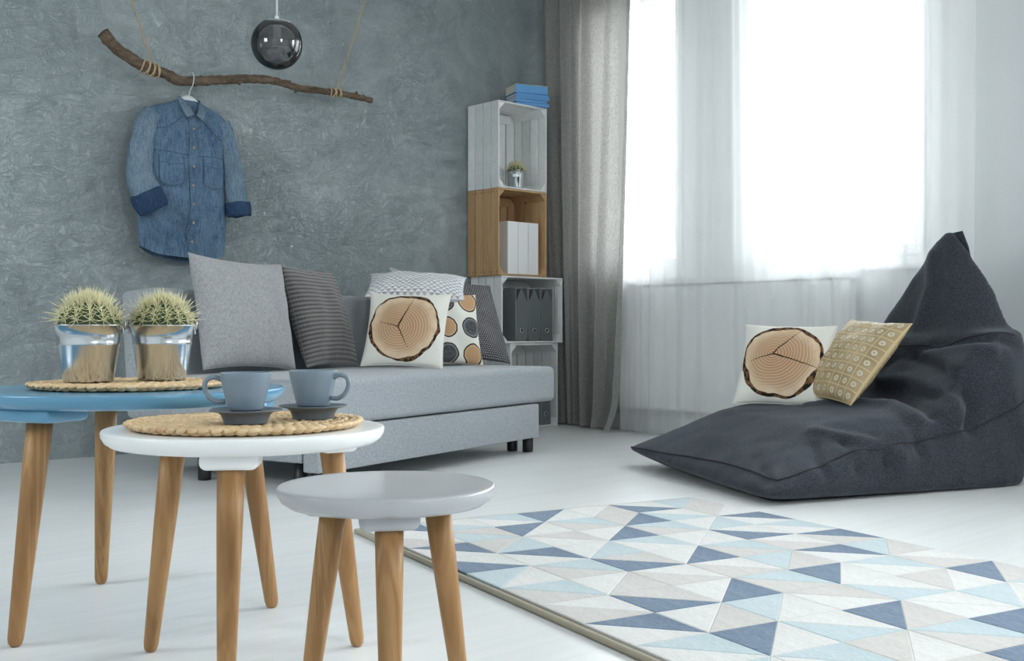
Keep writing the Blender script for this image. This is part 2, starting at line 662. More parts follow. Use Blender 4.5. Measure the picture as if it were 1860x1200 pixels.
# ------------------------------------------------------------------ mesh helpers
def mesh(name, verts, faces, smooth=True, uvs=None):
    me = bpy.data.meshes.new(name)
    me.from_pydata([tuple(v) for v in verts], [], faces)
    me.update()
    if uvs:
        l = me.uv_layers.new(name='UVMap')
        for lp in me.loops:
            l.data[lp.index].uv = uvs[lp.vertex_index]
    if smooth:
        me.polygons.foreach_set('use_smooth', [True] * len(me.polygons))
    return me


def put(name, me, mat, parent=None, loc=(0, 0, 0), rot=(0, 0, 0)):
    o = bpy.data.objects.new(name, me)
    C.objects.link(o)
    if mat is not None and len(me.materials) == 0:
        me.materials.append(MAT[mat] if isinstance(mat, str) else mat)
    o.location = loc
    o.rotation_euler = rot
    if parent:
        o.parent = parent
    return o


def tag(o, label, cat, group=None):
    o['label'] = label
    o['category'] = cat
    if group:
        o['group'] = group
    return o


def root(name, label, cat, loc=(0, 0, 0), rz=0.0, group=None):
    o = bpy.data.objects.new(name, None)
    o.empty_display_size = .05
    C.objects.link(o)
    o.location = loc
    o.rotation_euler = (0, 0, rz)
    return tag(o, label, cat, group)


def struct(o):
    o['kind'] = 'structure'
    return o


_boxes = {}


def box_me(sx, sy, sz, bev=.002, seg=2):
    key = (round(sx, 4), round(sy, 4), round(sz, 4), bev, seg)
    bm = bmesh.new()
    bmesh.ops.create_cube(bm, size=1.0)
    bmesh.ops.scale(bm, vec=(sx, sy, sz), verts=bm.verts)
    if bev:
        bmesh.ops.bevel(bm, geom=bm.edges[:], offset=bev, segments=seg, profile=.5, affect='EDGES')
    me = bpy.data.meshes.new('box')
    bm.to_mesh(me)
    bm.free()
    if seg > 2:
        me.polygons.foreach_set('use_smooth', [True] * len(me.polygons))
    return me


def box(name, c, s, mat, parent=None, bev=.002, seg=2, rot=(0, 0, 0)):
    key = (tuple(round(x, 4) for x in s), bev, seg, mat)
    if key not in _boxes:
        _boxes[key] = box_me(*s, bev, seg)
    return put(name, _boxes[key], mat, parent, c, rot)


def boxes_me(lst):
    """several boxes (min, max) as one plain mesh, for walls"""
    v, f = [], []
    for a, b in lst:
        n = len(v)
        for z in (a[2], b[2]):
            v += [(a[0], a[1], z), (b[0], a[1], z), (b[0], b[1], z), (a[0], b[1], z)]
        f += [(n, n + 3, n + 2, n + 1), (n + 4, n + 5, n + 6, n + 7)]
        for k in range(4):
            q = (k + 1) % 4
            f.append((n + k, n + q, n + q + 4, n + k + 4))
    return mesh('boxes', v, f, False)


def lathe_me(prof, seg=40, cap0=False, cap1=False):
    v, f = [], []
    n = len(prof)
    for i in range(seg):
        a = 2 * math.pi * i / seg
        for r, z in prof:
            v.append((r * math.cos(a), r * math.sin(a), z))
    for i in range(seg):
        j = (i + 1) % seg
        for k in range(n - 1):
            f.append((i * n + k, j * n + k, j * n + k + 1, i * n + k + 1))
    if cap0:
        f.append(tuple(i * n for i in reversed(range(seg))))
    if cap1:
        f.append(tuple(i * n + n - 1 for i in range(seg)))
    return mesh('lathe', v, f)


def tube_geo(pts, rad, seg=8, caps=True, closed=False):
    pts = [Vector(p) for p in pts]
    n = len(pts)
    if not hasattr(rad, '__len__'):
        rad = [rad] * n
    v, f = [], []
    up = None
    for i, p in enumerate(pts):
        if closed:
            t = (pts[(i + 1) % n] - pts[i - 1]).normalized()
        else:
            t = (pts[min(i + 1, n - 1)] - pts[max(i - 1, 0)]).normalized()
        if up is None:
            up = Vector((0, 0, 1)) if abs(t.z) < .9 else Vector((0, 1, 0))
        a = (up - t * up.dot(t)).normalized()
        up = a
        b = t.cross(a)
        for k in range(seg):
            w = 2 * math.pi * k / seg
            v.append(p + (a * math.cos(w) + b * math.sin(w)) * rad[i])
    m_ = n if closed else n - 1
    for i in range(m_):
        j = (i + 1) % n
        for k in range(seg):
            q = (k + 1) % seg
            f.append((i * seg + k, i * seg + q, j * seg + q, j * seg + k))
    if caps and not closed:
        f.append(tuple(reversed(range(seg))))
        f.append(tuple((n - 1) * seg + k for k in range(seg)))
    return v, f


def tube(name, pts, rad, mat, parent=None, seg=8, closed=False):
    v, f = tube_geo(pts, rad, seg, True, closed)
    return put(name, mesh(name, v, f), mat, parent)


def join_geo(parts):
    V, F = [], []
    for v, f in parts:
        n = len(V)
        V += [tuple(x) for x in v]
        F += [tuple(i + n for i in q) for q in f]
    return V, F


def spline(pts, per=6):
    """Catmull-Rom through points"""
    P = [Vector(p) for p in pts]
    out = []
    for i in range(len(P) - 1):
        p0, p1, p2, p3 = P[max(i - 1, 0)], P[i], P[i + 1], P[min(i + 2, len(P) - 1)]
        for k in range(per):
            t = k / per
            out.append(.5 * ((2 * p1) + (p2 - p0) * t + (2 * p0 - 5 * p1 + 4 * p2 - p3) * t * t
                             + (3 * p1 - p0 - 3 * p2 + p3) * t ** 3))
    out.append(P[-1])
    return out


def nz(x, y, z):
    return mnoise.noise(Vector((x, y, z)))


# ================================================================== the room
fl = put('floor', boxes_me([((XL, YR, -.05), (XW + .3, YW, 0))]), 'floor')
struct(fl)
struct(put('ceiling', boxes_me([((XL, YR, HC), (XW + .3, YW + .2, HC + .1))]), 'ceiling'))
struct(put('wall_back', boxes_me([((XL - .2, YW, -.05), (XW + .3, YW + .2, HC))]), 'plaster'))
struct(put('wall_left', boxes_me([((XL - .2, YR, -.05), (XL, LEFT_FILL[0], HC)), ((XL - .2, LEFT_FILL[1], -.05), (XL, YW, HC)),
                                  ((XL - .2, LEFT_FILL[0], -.05), (XL, LEFT_FILL[1], LEFT_FILL[2])), ((XL - .2, LEFT_FILL[0], LEFT_FILL[3]), (XL, LEFT_FILL[1], HC))]), 'far_wall'))
struct(put('wall_front', boxes_me([((XL - .2, YR - .2, -.05), (REAR_FILL[0], YR, HC)), ((REAR_FILL[1], YR - .2, -.05), (XW + .3, YR, HC)),
                                   ((REAR_FILL[0], YR - .2, -.05), (REAR_FILL[1], YR, REAR_FILL[2])), ((REAR_FILL[0], YR - .2, REAR_FILL[3]), (REAR_FILL[1], YR, HC))]), 'far_wall'))
# right-hand wall with its window openings, the two added ones included
segs = []
ys = sorted(OPEN)
prev = YR
for y0, y1, z0, z1 in ys:
    segs.append(((XW, prev, 0), (XW + .3, y0, HC)))
    segs.append(((XW, y0, 0), (XW + .3, y1, z0)))
    segs.append(((XW, y0, z1), (XW + .3, y1, HC)))
    prev = y1
segs.append(((XW, prev, 0), (XW + .3, YW, HC)))
struct(put('wall_right', boxes_me(segs), 'white_wall'))
struct(box('baseboard_right', (XW - .008, 3.46, .045), (.016, 3.4, .09), 'frame', None, .004))


def window(n, y0, y1, z0, z1, mull=None, at=None, rz=0.0):
    w = bpy.data.objects.new('window_%d' % n, None)
    C.objects.link(w)
    struct(w)
    w.location = at or (XW + .10, (y0 + y1) / 2, z0)
    w.rotation_euler = (0, 0, rz)
    W, H = y1 - y0, z1 - z0
    T = .055
    for nm, c, s in (('frame_rail', (0, 0, T / 2), (.07, W, T)), ('frame_rail', (0, 0, H - T / 2), (.07, W, T)),
                     ('frame_stile', (0, -W / 2 + T / 2, H / 2), (.07, T, H - 2 * T)),
                     ('frame_stile', (0, W / 2 - T / 2, H / 2), (.07, T, H - 2 * T))):
        box(nm, c, s, 'frame', w, .004)
    a, b = -W / 2 + T, W / 2 - T
    cuts = [(a, b)] if mull is None else [(a, mull - .02), (mull + .02, b)]
    if mull is not None:
        box('mullion', (0, mull, H / 2), (.07, .04, H - 2 * T), 'frame', w, .004)
    for p, q in cuts:
        s = .055
        zz0, zz1 = T, H - T
        for c, d in (((-.015, (p + q) / 2, zz0 + s / 2), (.06, q - p, s)), ((-.015, (p + q) / 2, zz1 - s / 2), (.06, q - p, s)),
                     ((-.015, p + s / 2, (zz0 + zz1) / 2), (.06, s, zz1 - zz0 - 2 * s)),
                     ((-.015, q - s / 2, (zz0 + zz1) / 2), (.06, s, zz1 - zz0 - 2 * s))):
            box('sash_bar', c, d, 'frame', w, .006)
        box('pane', (-.01, (p + q) / 2, (zz0 + zz1) / 2), (.006, q - p - 2 * s, zz1 - zz0 - 2 * s), 'pane', w, 0)
    return w


window(1, *OPEN[0])
window(2, *OPEN[1], mull=.0)
window(3, *OPEN[2], mull=.0)  # added out of view to brighten the room
window(4, *OPEN[3], mull=.0)  # second unseen window on this wall, added for more light
window(5, REAR_FILL[0], REAR_FILL[1], REAR_FILL[2], REAR_FILL[3], .0, ((REAR_FILL[0] + REAR_FILL[1]) / 2, YR - .12, REAR_FILL[2]), R(-90))  # added fill window behind the camera
window(6, LEFT_FILL[0], LEFT_FILL[1], LEFT_FILL[2], LEFT_FILL[3], .0, (XL - .12, (LEFT_FILL[0] + LEFT_FILL[1]) / 2, LEFT_FILL[2]), R(180))  # added fill window on the left, out of view
struct(box('trim_1', (XW - .055, 3.615, .883), (.19, 1.45, .040), 'sill', None, .006, 3))
struct(box('trim_2', (XW + .02, 2.66, .913), (.16, .44, .026), 'sill', None, .005, 3))

# flat panel radiator below the wide sill
rd = root('panel_radiator', 'flat white panel radiator under the window sill behind the sheer curtain', 'radiator', (XW - .07, 3.66, .14))
box('front_panel', (-.05, 0, .360), (.02, 1.54, .715), 'rad', rd, .006, 3)
box('back_panel', (.03, 0, .345), (.02, 1.52, .66), 'rad', rd, .006, 3)
box('top_grille', (0, 0, .69), (.05, 1.50, .02), 'rad', rd, .004)
for s in (-1, 1):
    box('end_cap', (0, s * .755, .345), (.05, .012, .67), 'rad', rd, .004)
    box('wall_bracket', (.055, s * .5, .3), (.03, .04, .3), 'rad', rd, .004)

# ------------------------------------------------------------------ curtains
def curtain(name, y0, y1, top, bot, mat, fold, foldz, cols, rows, label, cat, xfun):
    v, f = [], []
    for r in range(rows + 1):
        t = r / rows
        z = top + (bot - top) * t
        for c in range(cols + 1):
            s = c / cols
            y, x = xfun(s, t, z)
            v.append((x, y, z))
    for r in range(rows):
        for c in range(cols):
            a = r * (cols + 1) + c
            f.append((a, a + 1, a + cols + 2, a + cols + 1))
    return tag(put(name, mesh(name, v, f), mat), label, cat)


def grey_fold(s, t, z):
    # s = 0 at the window side, 1 in the room corner
    y0 = 4.225 + .12 * t ** 1.2
    y1 = 5.10 - .10 * t
    k = .028 + .014 * t
    warp = s + .020 * math.sin(3.1 * t + 4 * s) + .012 * math.sin(9 * s + 2 * t)
    y = y0 + (y1 - y0) * s + .016 * math.cos(2 * math.pi * 4.2 * warp)
    ph = 2 * math.pi * 4.2 * warp
    x = 4.855 + .095 * s ** .8 - k * (math.sin(ph) + .35 * math.sin(2.3 * ph + 2.0 * t + 1)) \
        - .012 * nz(s * 6, t * 2.2, 1.0)
    if y > 4.80:
        x = max(x, 4.932 + .02 * (math.sin(ph) + 1) * .5)
    if t > .93:                       # the hem breaks forward on the floor
        q = (t - .93) / .07
        x -= .075 * q * q * max(0, 1 - s * 2.2)
    return y, min(x, 5.0)


curtain('linen_curtain', 0, 0, 2.94, .012, 'linen', 0, 0, 150, 60,
        'heavy grey linen curtain gathered in deep folds between crates and window', 'curtain', grey_fold)


def sheer_fold(s, t, z):
    # s = 0 at the near end (right in the view), 1 behind the grey curtain
    fan = .035 * t
    y = 2.21 + (4.36 - 2.21) * s + .05 * t * math.sin(9.0 * s + .7) + .03 * math.sin(4 * s * 6.3) * (1 - t)
    g = 0.0
    for fr, am, ph, dr in ((7.3, .016, .4, .5), (12.7, .011, 1.9, -.8), (21.3, .007, .8, 1.2), (33.7, .0035, 2.2, .6)):
        g += am * (.45 + .75 * (.5 + .5 * math.sin(fr * s * .7 + ph * 3))) * math.sin(2 * math.pi * fr * s * .9 + ph + dr * t * 1.6)
    x = 4.845 + g * (.75 + .4 * t)
    if s > .90:
        x = min(x + .3 * (s - .90), 4.90)
    return y, x


curtain('sheer_curtain', 0, 0, 2.94, .012, 'sheer', 0, 0, 420, 46,
        'translucent white voile curtain hanging in front of both windows', 'curtain', sheer_fold)

# ================================================================== rug
RC, RE1, RE2 = Vector((1.859, 2.698, 0)), Vector((.9726, -.2325, 0)), Vector((-.2325, -.9726, 0))
rug = root('patterned_rug', 'pale rug with slate blue, sky blue and beige half-square triangles', 'rug', RC, math.atan2(RE1.y, RE1.x))
# in rug space x runs along the far edge, y is negative towards the camera
RW, RL, CEL = 1.245, 2.10, .1722
me = box_me(RW, RL, .008, .003)
put('backing', me, 'binding', rug, (RW / 2 - .005, -RL / 2 + .01, .0042))
for s, c in (((.016, RL, .013), (-.006, -RL / 2 + .01, .0072)), ((.016, RL, .013), (RW - .004, -RL / 2 + .01, .0072)),
             ((RW, .016, .013), (RW / 2 - .005, .006, .0072)), ((RW, .016, .013), (RW / 2 - .005, -RL + .016, .0072))):
    put('edge_binding', box_me(*s, .005, 3), 'binding', rug, c)
RUGMAP = {  # (column, row): (diagonal, first half, second half); '\\' -> TR, BL ; '/' -> TL, BR
    0: ['\\NW', '\\WB', '\\BW', '/NW', '/WG', '\\WN', '/BG'],
    1: ['\\WG', '\\GB', '/NW', '\\BG', '/GN', '\\WB', '/GW'],
    2: ['\\NW', '/GB', '\\GW', '/WN', '\\BG', '/WB', '\\NW'],
    3: ['\\WN', '\\NW', '/WB', '\\BW', '/WW', '\\WN', '\\BW'],
    4: ['/BW', '\\BG', '\\GN', '/WN', '\\BG', '\\WG', '\\NG'],
    5: ['\\BG', '/WG', '\\WG', '\\WG', '/BG', '\\NW', '/BG'],
    6: ['\\WG', '\\GN', '/WN', '\\BG', '/NW', '\\BW', '\\WG'],
    7: ['\\NW', '/WG', '/BW', '\\GW', '\\WB', '/GW', '/NG'],
    8: ['\\BW', '/NW', '\\WB', '/NG', '\\WW', '/BW', '\\BW'],
    9: ['/BW', '\\BW', '/GW', '\\BG', '/NG', '/WW', '\\GB'],
    10: ['\\WG', '/NW', '\\GB', '/NW', '\\WB', '/GN', '/WG'],
    11: ['\\BW', '/WG', '/NB', '\\WG', '/BW', '\\NG', '\\WB'],
}
_tri = {}


def tri_me(kind, col):
    """a tuft patch: a half square with rounded-down edges"""
    if (kind, col) in _tri:
        return _tri[kind, col]
    P = dict(TL=(0, 0), TR=(.1755, 0), BL=(0, -CEL), BR=(.1755, -CEL))
    sets = dict(TL=('TL', 'BL', 'TR'), BR=('BR', 'TR', 'BL'), TR=('TR', 'TL', 'BR'), BL=('BL', 'BR', 'TL'))
    p = [Vector((*P[k], 0)) for k in sets[kind]]
    c = sum(p, Vector()) / 3
    rings = []
    for inset, z in ((.0001, .0), (.0001, .0130), (.003, .0140), (.02, .0141), (.045, .0142)):
        rings.append([c + (q - c) * (1 - inset / .0504) + Vector((0, 0, z)) for q in p])
    v, f = [], []
    for rg in rings:
        v += rg
    for k in range(len(rings) - 1):
        for i in range(3):
            j = (i + 1) % 3
            f.append((k * 3 + i, k * 3 + j, k * 3 + 3 + j, k * 3 + 3 + i))
    n = len(v) - 3
    f.append((n, n + 1, n + 2))
    me = mesh('pile_patch', v, f, False)
    _tri[kind, col] = me
    return me


for j, row in RUGMAP.items():
    for i, code in enumerate(row):
        for kind, col in (((('TR', 'BL') if code[0] == '\\' else ('TL', 'BR'))[k], code[1 + k]) for k in (0, 1)):
            put('pile_patch', tri_me(kind, col), 'pile_' + col.lower(), rug, (i * .1755 + .002, -.016 - j * CEL, .004))

# ================================================================== sofa
O = Vector((2.203, 3.454, 0))
SA = math.atan2(.2823, .9593)
sofa = root('sofa_bed', 'light grey fabric sofa bed standing along the plaster wall', 'sofa', O, SA)


def soft_box_me(sx, sy, sz, bev, seg=5, puff=0.0, sub=10):
    bm = bmesh.new()
    bmesh.ops.create_cube(bm, size=1.0)
    bmesh.ops.scale(bm, vec=(sx, sy, sz), verts=bm.verts)
    bmesh.ops.bevel(bm, geom=bm.edges[:], offset=bev, segments=seg, profile=.5, affect='EDGES')
    bmesh.ops.subdivide_edges(bm, edges=[e for e in bm.edges if e.calc_length() > min(sx, sy, sz) * .6], cuts=sub, use_grid_fill=True)
    if puff:
        for v in bm.verts:
            a, b = 2 * v.co.x / sx, 2 * v.co.y / sy
            k = max(0, 1 - a ** 4) * max(0, 1 - b ** 4)
            v.co.z += math.copysign(puff * k, v.co.z) if v.co.z > 0 else 0
            v.co.z += .004 * nz(v.co.x * 5, v.co.y * 5, 0) * k
    me = bpy.data.meshes.new('soft')
    bm.to_mesh(me)
    bm.free()
    me.polygons.foreach_set('use_smooth', [True] * len(me.polygons))
    return me


put('seat_cushion', soft_box_me(1.86, .82, .176, .028, 5, .006), 'sofa', sofa, (.88, .41, .330))
box('drawer_front', (.82, .04, .154), (1.64, .08, .166), 'sofa', sofa, .008, 4)
box('base_body', (.82, .555, .170), (1.63, .93, .135), 'sofa', sofa, .008, 4)
put('backrest', soft_box_me(1.86, .21, .53, .03, 5, .0), 'sofa', sofa, (.88, .915, .505), (R(-4), 0, 0))
box('back_panel', (.82, 1.03, .40), (1.62, .03, .56), 'sofa', sofa, .006, 3, (R(-4), 0, 0))
leg_me = lathe_me([(.024, 0), (.026, .004), (.027, .1)], 20, True, True)
for x, y in ((1.595, .04), (1.595, .13), (.045, .04), (.045, .64), (1.595, .95), (.045, .13)):
    put('leg', leg_me, 'black', sofa, (x, y, 0))
cst = put('caster', mesh('caster', *join_geo([tube_geo([(-.012, 0, .024), (.012, 0, .024)], .024, 20)])), 'black', sofa, (.18, 1.0, 0))
put('caster_fork', mesh('fork', *join_geo([tube_geo([(0, 0, .06), (0, 0, .10)], .012, 10), tube_geo([(-.02, 0, .02), (-.02, 0, .06), (.02, 0, .06), (.02, 0, .02)], .005, 6)])), 'chrome', cst)


# ------------------------------------------------------------------ cushions
def cushion_me(W, H, T, n=34, pinch=.07, wr=.006, seed=0.0, p=2.4, sag=0.0, ear=.35):
    """square throw pillow in the XZ plane, front towards -y; UV over the front"""
    v, f, uv = [], [], []

    def pt(a, b, s):
        ea = 1 - pinch * (1 - b * b) * abs(a) ** 3 * 0 - pinch * (1 - abs(b) ** 2.2) * 1.0
        eb = 1 - pinch * (1 - abs(a) ** 2.2) * 1.0
        x = a * W / 2 * ea
        z = b * H / 2 * eb
        k = max(0.0, (1 - abs(a) ** p)) * max(0.0, (1 - abs(b) ** p))
        th = T / 2 * k ** .48
        w = wr * nz(a * 2.2 + seed, b * 2.2, s * 2.0) * (k ** .3) * 2
        # puckers running in from the seams
        ed = max(abs(a), abs(b))
        w += wr * .7 * math.sin(17 * (a + b * .6) + seed * 3) * max(0, ed - .62) * min(1, k * 5)
        z -= sag * (1 - b) * .0
        return (x, s * (th + w), z)
    for side in (-1, 1):
        for j in range(n + 1):
            for i in range(n + 1):
                a = math.sin((2 * i / n - 1) * math.pi / 2 * .92) / math.sin(math.pi / 2 * .92)
                b = math.sin((2 * j / n - 1) * math.pi / 2 * .92) / math.sin(math.pi / 2 * .92)
                v.append(pt(a, b, side))
                uv.append((a * .5 + .5, b * .5 + .5))
    N = (n + 1) ** 2
    for j in range(n):
        for i in range(n):
            a = j * (n + 1) + i
            f.append((a, a + 1, a + n + 2, a + n + 1))
            f.append((N + a, N + a + n + 1, N + a + n + 2, N + a + 1))
    me = mesh('cushion', v, f, True, uv)
    bm = bmesh.new()
    bm.from_mesh(me)
    bmesh.ops.remove_doubles(bm, verts=bm.verts, dist=.0004)
    bm.to_mesh(me)
    bm.free()
    return me


def cushion(name, label, loc, W, H, T, yaw, tilt, roll, mat, piping=None, group=None, **kw):
    """loc is where the bottom edge rests"""
    r = root(name, label, 'pillow', loc, 0, group)
    me = cushion_me(W, H, T, **kw)
    M = Matrix.Rotation(yaw, 4, 'Z') @ Matrix.Rotation(tilt, 4, 'X') @ Matrix.Rotation(roll, 4, 'Y')
    pts = [M @ v.co for v in me.vertices]
    zmin = min(p.z for p in pts)
    c = M @ Vector((0, 0, -H / 2))
    off = Vector((-c.x, -c.y, -zmin))
    for v in me.vertices:
        v.co = (M @ v.co) + off
    me.update()
    put('cover', me, mat, r)
    # stitched seam around the edge
    n = 40
    ring = []
    pin = kw.get('pinch', .07)
    for k in range(4 * n):
        q, t = divmod(k, n)
        s = 2 * t / n - 1
        a, b = ((s, -1), (1, s), (-s, 1), (-1, -s))[q]
        x = a * W / 2 * (1 - pin * (1 - abs(b) ** 2.2))
        z = b * H / 2 * (1 - pin * (1 - abs(a) ** 2.2))
        ring.append((M @ Vector((x, 0, z))) + off)
    tube('seam', ring, piping or .0022, mat, r, 6, True)
    return r


def on_sofa(l, d, w=.424):
    p = O + Vector((.9593, .2823, 0)) * l + Vector((-.2823, .9593, 0)) * d
    return (p.x, p.y, w)


cushion('throw_pillow', 'large plain grey pillow at the left end of the sofa', on_sofa(.316, .646), .556, .485, .17, R(18), R(-12), R(2), 'gpillow', pinch=.075, seed=1.0)
cushion('throw_pillow', 'dark grey-brown ribbed corduroy pillow beside the large plain pillow', on_sofa(.851, .654), .477, .487, .15, R(27.7), R(-18), R(1.5), 'cord', pinch=.07, seed=2.0)
cushion('throw_pillow', 'cream pillow with one big log slice print on the sofa', on_sofa(1.009, .38), .395, .375, .12, R(-52), R(-22), R(1.5), 'slice1', pinch=.06, seed=3.0)
cushion('throw_pillow', 'cream pillow printed with several small round log slices', on_sofa(1.435, .40), .40, .37, .10, R(-8), R(-14), R(1.5), 'many', pinch=.06, seed=4.0)
cushion('throw_pillow', 'dark honeycomb knit pillow at the right end of the sofa', on_sofa(1.70, .42), .50, .47, .13, R(2), R(-26), R(5), 'honey', pinch=.05, seed=5.0)
cushion('throw_pillow', 'plain grey pillow mostly hidden behind the triangle print pillow', on_sofa(1.50, .60), .42, .455, .11, R(-4), R(-14), R(9), 'gpillow', pinch=.05, seed=6.0)
cushion('throw_pillow', 'white pillow with small grey triangles resting above the log slice pillows', on_sofa(1.25, .48, .735), .49, .26, .11, R(-38), R(-62), R(4), 'tri', pinch=.05, seed=7.0)

# ================================================================== nest of tables
def side_table(name, label, ctr, H, D, foot_r, angs, mat, legr, top_t=.030, k_top=.75, bw=.095):
    t = root(name, label, 'side table', (ctr[0], ctr[1], 0))
    r = D / 2
    prof = [(0, H), (r - .020, H), (r - .0035, H - .0001), (r - .001, H - .0010), (r, H - .0034), (r - .0006, H - .011), (r - .006, H - .0205), (r - .016, H - .0275),
            (r - .030, H - top_t), (0, H - top_t)]
    put('table_top', lathe_me(prof, 96), mat, t)
    for a in angs:
        d = Vector((math.cos(a), math.sin(a), 0))
        top = d * (foot_r * k_top)
        bh = .022
        # rounded mounting block that carries the leg
        blk = box_me(bw, bw * .75, bh + .008, .0125, 5)
        put('leg_block', blk, mat, t, (top.x, top.y, H - top_t - bh / 2 + .002), (0, 0, a + math.pi / 2))
        foot = d * foot_r
        Z0 = H - top_t - bh + .004
        pts, rad = [], []
        for z, k in ((Z0, 1.0), (Z0 * .75, .93), (Z0 * .5, .82), (Z0 * .25, .70), (.016, .60), (.006, .52), (.0012, .36)):
            q = 1 - z / Z0
            pts.append(top + (foot - top) * q + Vector((0, 0, z)))
            rad.append(legr * k)
        o = tube('leg', pts, rad, 'oak', t, 24)
        # bring the object origin to the leg so that the grain differs from leg to leg
    return t


def ang(c, p):
    return math.atan2(p[1] - c[1], p[0] - c[0])


bc = (.986, 2.281)
side_table('side_table', 'largest round side table with a sky blue top and oak legs', bc, .478, .640, .297,
           [ang(bc, p) for p in ((.702, 2.168), (1.037, 2.571), (1.218, 2.104))], 'blue_top', .0245, .030, .80, .150)
wc = (.972, 1.762)
side_table('side_table', 'middle-sized round side table with a white top and oak legs', wc, .4284, .490, .222,
           [ang(wc, p) for p in ((.886, 1.966), (1.192, 1.734), (.838, 1.585))], 'white_top', .0225)
gc = (.963, 1.325)
fa = ang(gc, (0, 0)) + R(2)
side_table('side_table', 'smallest round stool-like side table with a pale grey top', gc, .372, .322, .142, [fa, fa + R(120), fa - R(120)], 'grey_top', .0205, .026, .64, .085)


def placemat(label, x, y, z, r):
    t = root('woven_placemat', label, 'placemat', (x, y, z))
    rng = random.Random(int(r * 1e5 + x * 1e3))
    pitch = .0268
    rr = r - pitch / 2
    ring = 0
    while rr > .008:
        cnt = max(5, int(2 * math.pi * rr / .0185))
        parts = []
        for k in range(cnt):
            for lay, (dr, dz, tw) in enumerate(((.0058, .0080, .50), (-.0058, .0080, -.50), (.0, .0050, .12))):
                a = 2 * math.pi * (k + .5 * lay + rng.uniform(-.12, .12)) / cnt
                L = .0225 * rng.uniform(.9, 1.12)
                wd, ht = .0078, .0052
                c = Vector(((rr + dr) * math.cos(a), (rr + dr) * math.sin(a), dz + rng.uniform(-.0004, .0008)))
                tang = Vector((-math.sin(a), math.cos(a), 0))
                rad = Vector((math.cos(a), math.sin(a), 0))
                ax = (tang * math.cos(tw) + rad * math.sin(tw)).normalized()
                sd = Vector((-ax.y, ax.x, 0))
                vv, ff = [], []
                for st, sw in ((-1, .12), (-.55, .8), (0, 1), (.55, .8), (1, .12)):
                    for w in range(6):
                        th = 2 * math.pi * w / 6
                        vv.append(c + ax * (L * .62 * st) + sd * (wd * sw * math.cos(th)) + Vector((0, 0, ht * sw * math.sin(th) + .0012 * st * (1 if lay == 0 else -1))))
                for s in range(4):
                    for w in range(6):
                        q = (w + 1) % 6
                        ff.append((s * 6 + w, s * 6 + q, s * 6 + 6 + q, s * 6 + 6 + w))
                ff += [tuple(reversed(range(6))), tuple(24 + w for w in range(6))]
                parts.append((vv, ff))
        put('braid_coil', mesh('braid_coil', *join_geo(parts)), 'braid', t)
        rr -= pitch
        ring += 1
    return t


placemat('round woven straw placemat on the white table under the two cups', wc[0], wc[1], .4296, .207)
placemat('round woven straw placemat on the blue table under the two cacti', bc[0] - .005, bc[1], .4792, .204)


def cup(label, slabel, x, y, z, rz, s=1.0):
    sa = root('saucer', slabel, 'saucer', (x, y, z))
    prof = [(0, .0), (.036, .0), (.0365, .002), (.041, .014), (.046, .0185), (.0600, .0215), (.0612, .0228), (.0600, .0240), (.047, .0226), (.038, .0215), (0, .021)]
    put('dish', lathe_me([(a * s, b) for a, b in prof], 64), 'saucer', sa)
    c = root('coffee_cup', label, 'cup', (x, y, z + .0224), rz)
    prof = [(0, 0), (.0265, 0), (.0285, .0015), (.0305, .006), (.036, .028), (.0415, .052), (.0432, .0625), (.0430, .0640), (.0420, .0635), (.0402, .052), (.0345, .026), (.029, .008), (.024, .004), (0, .004)]
    put('bowl', lathe_me([(a * s, b * s) for a, b in prof], 64), 'mug', c)
    path = spline([(-.0395 * s, 0, .0515 * s), (-.0510 * s, 0, .0560 * s), (-.0640 * s, 0, .0520 * s), (-.0680 * s, 0, .0400 * s), (-.0620 * s, 0, .0240 * s), (-.0480 * s, 0, .0145 * s), (-.0345 * s, 0, .0150 * s)], 6)
    v, f = tube_geo(path, [.0042 * s] * len(path), 12)
    put('handle', mesh('handle', v, f), 'mug', c)


RV = math.atan2(-.67588, .73701)       # direction that runs to the right across the view
cup('grey-blue coffee cup with its handle pointing left, on the white table', 'slate saucer under the cup whose handle points left', .926, 1.680, .4425, RV + R(8))
cup('grey-blue coffee cup with its handle pointing right, on the white table', 'slate saucer under the cup whose handle points right', 1.066, 1.690, .4425, RV + math.pi - R(14))


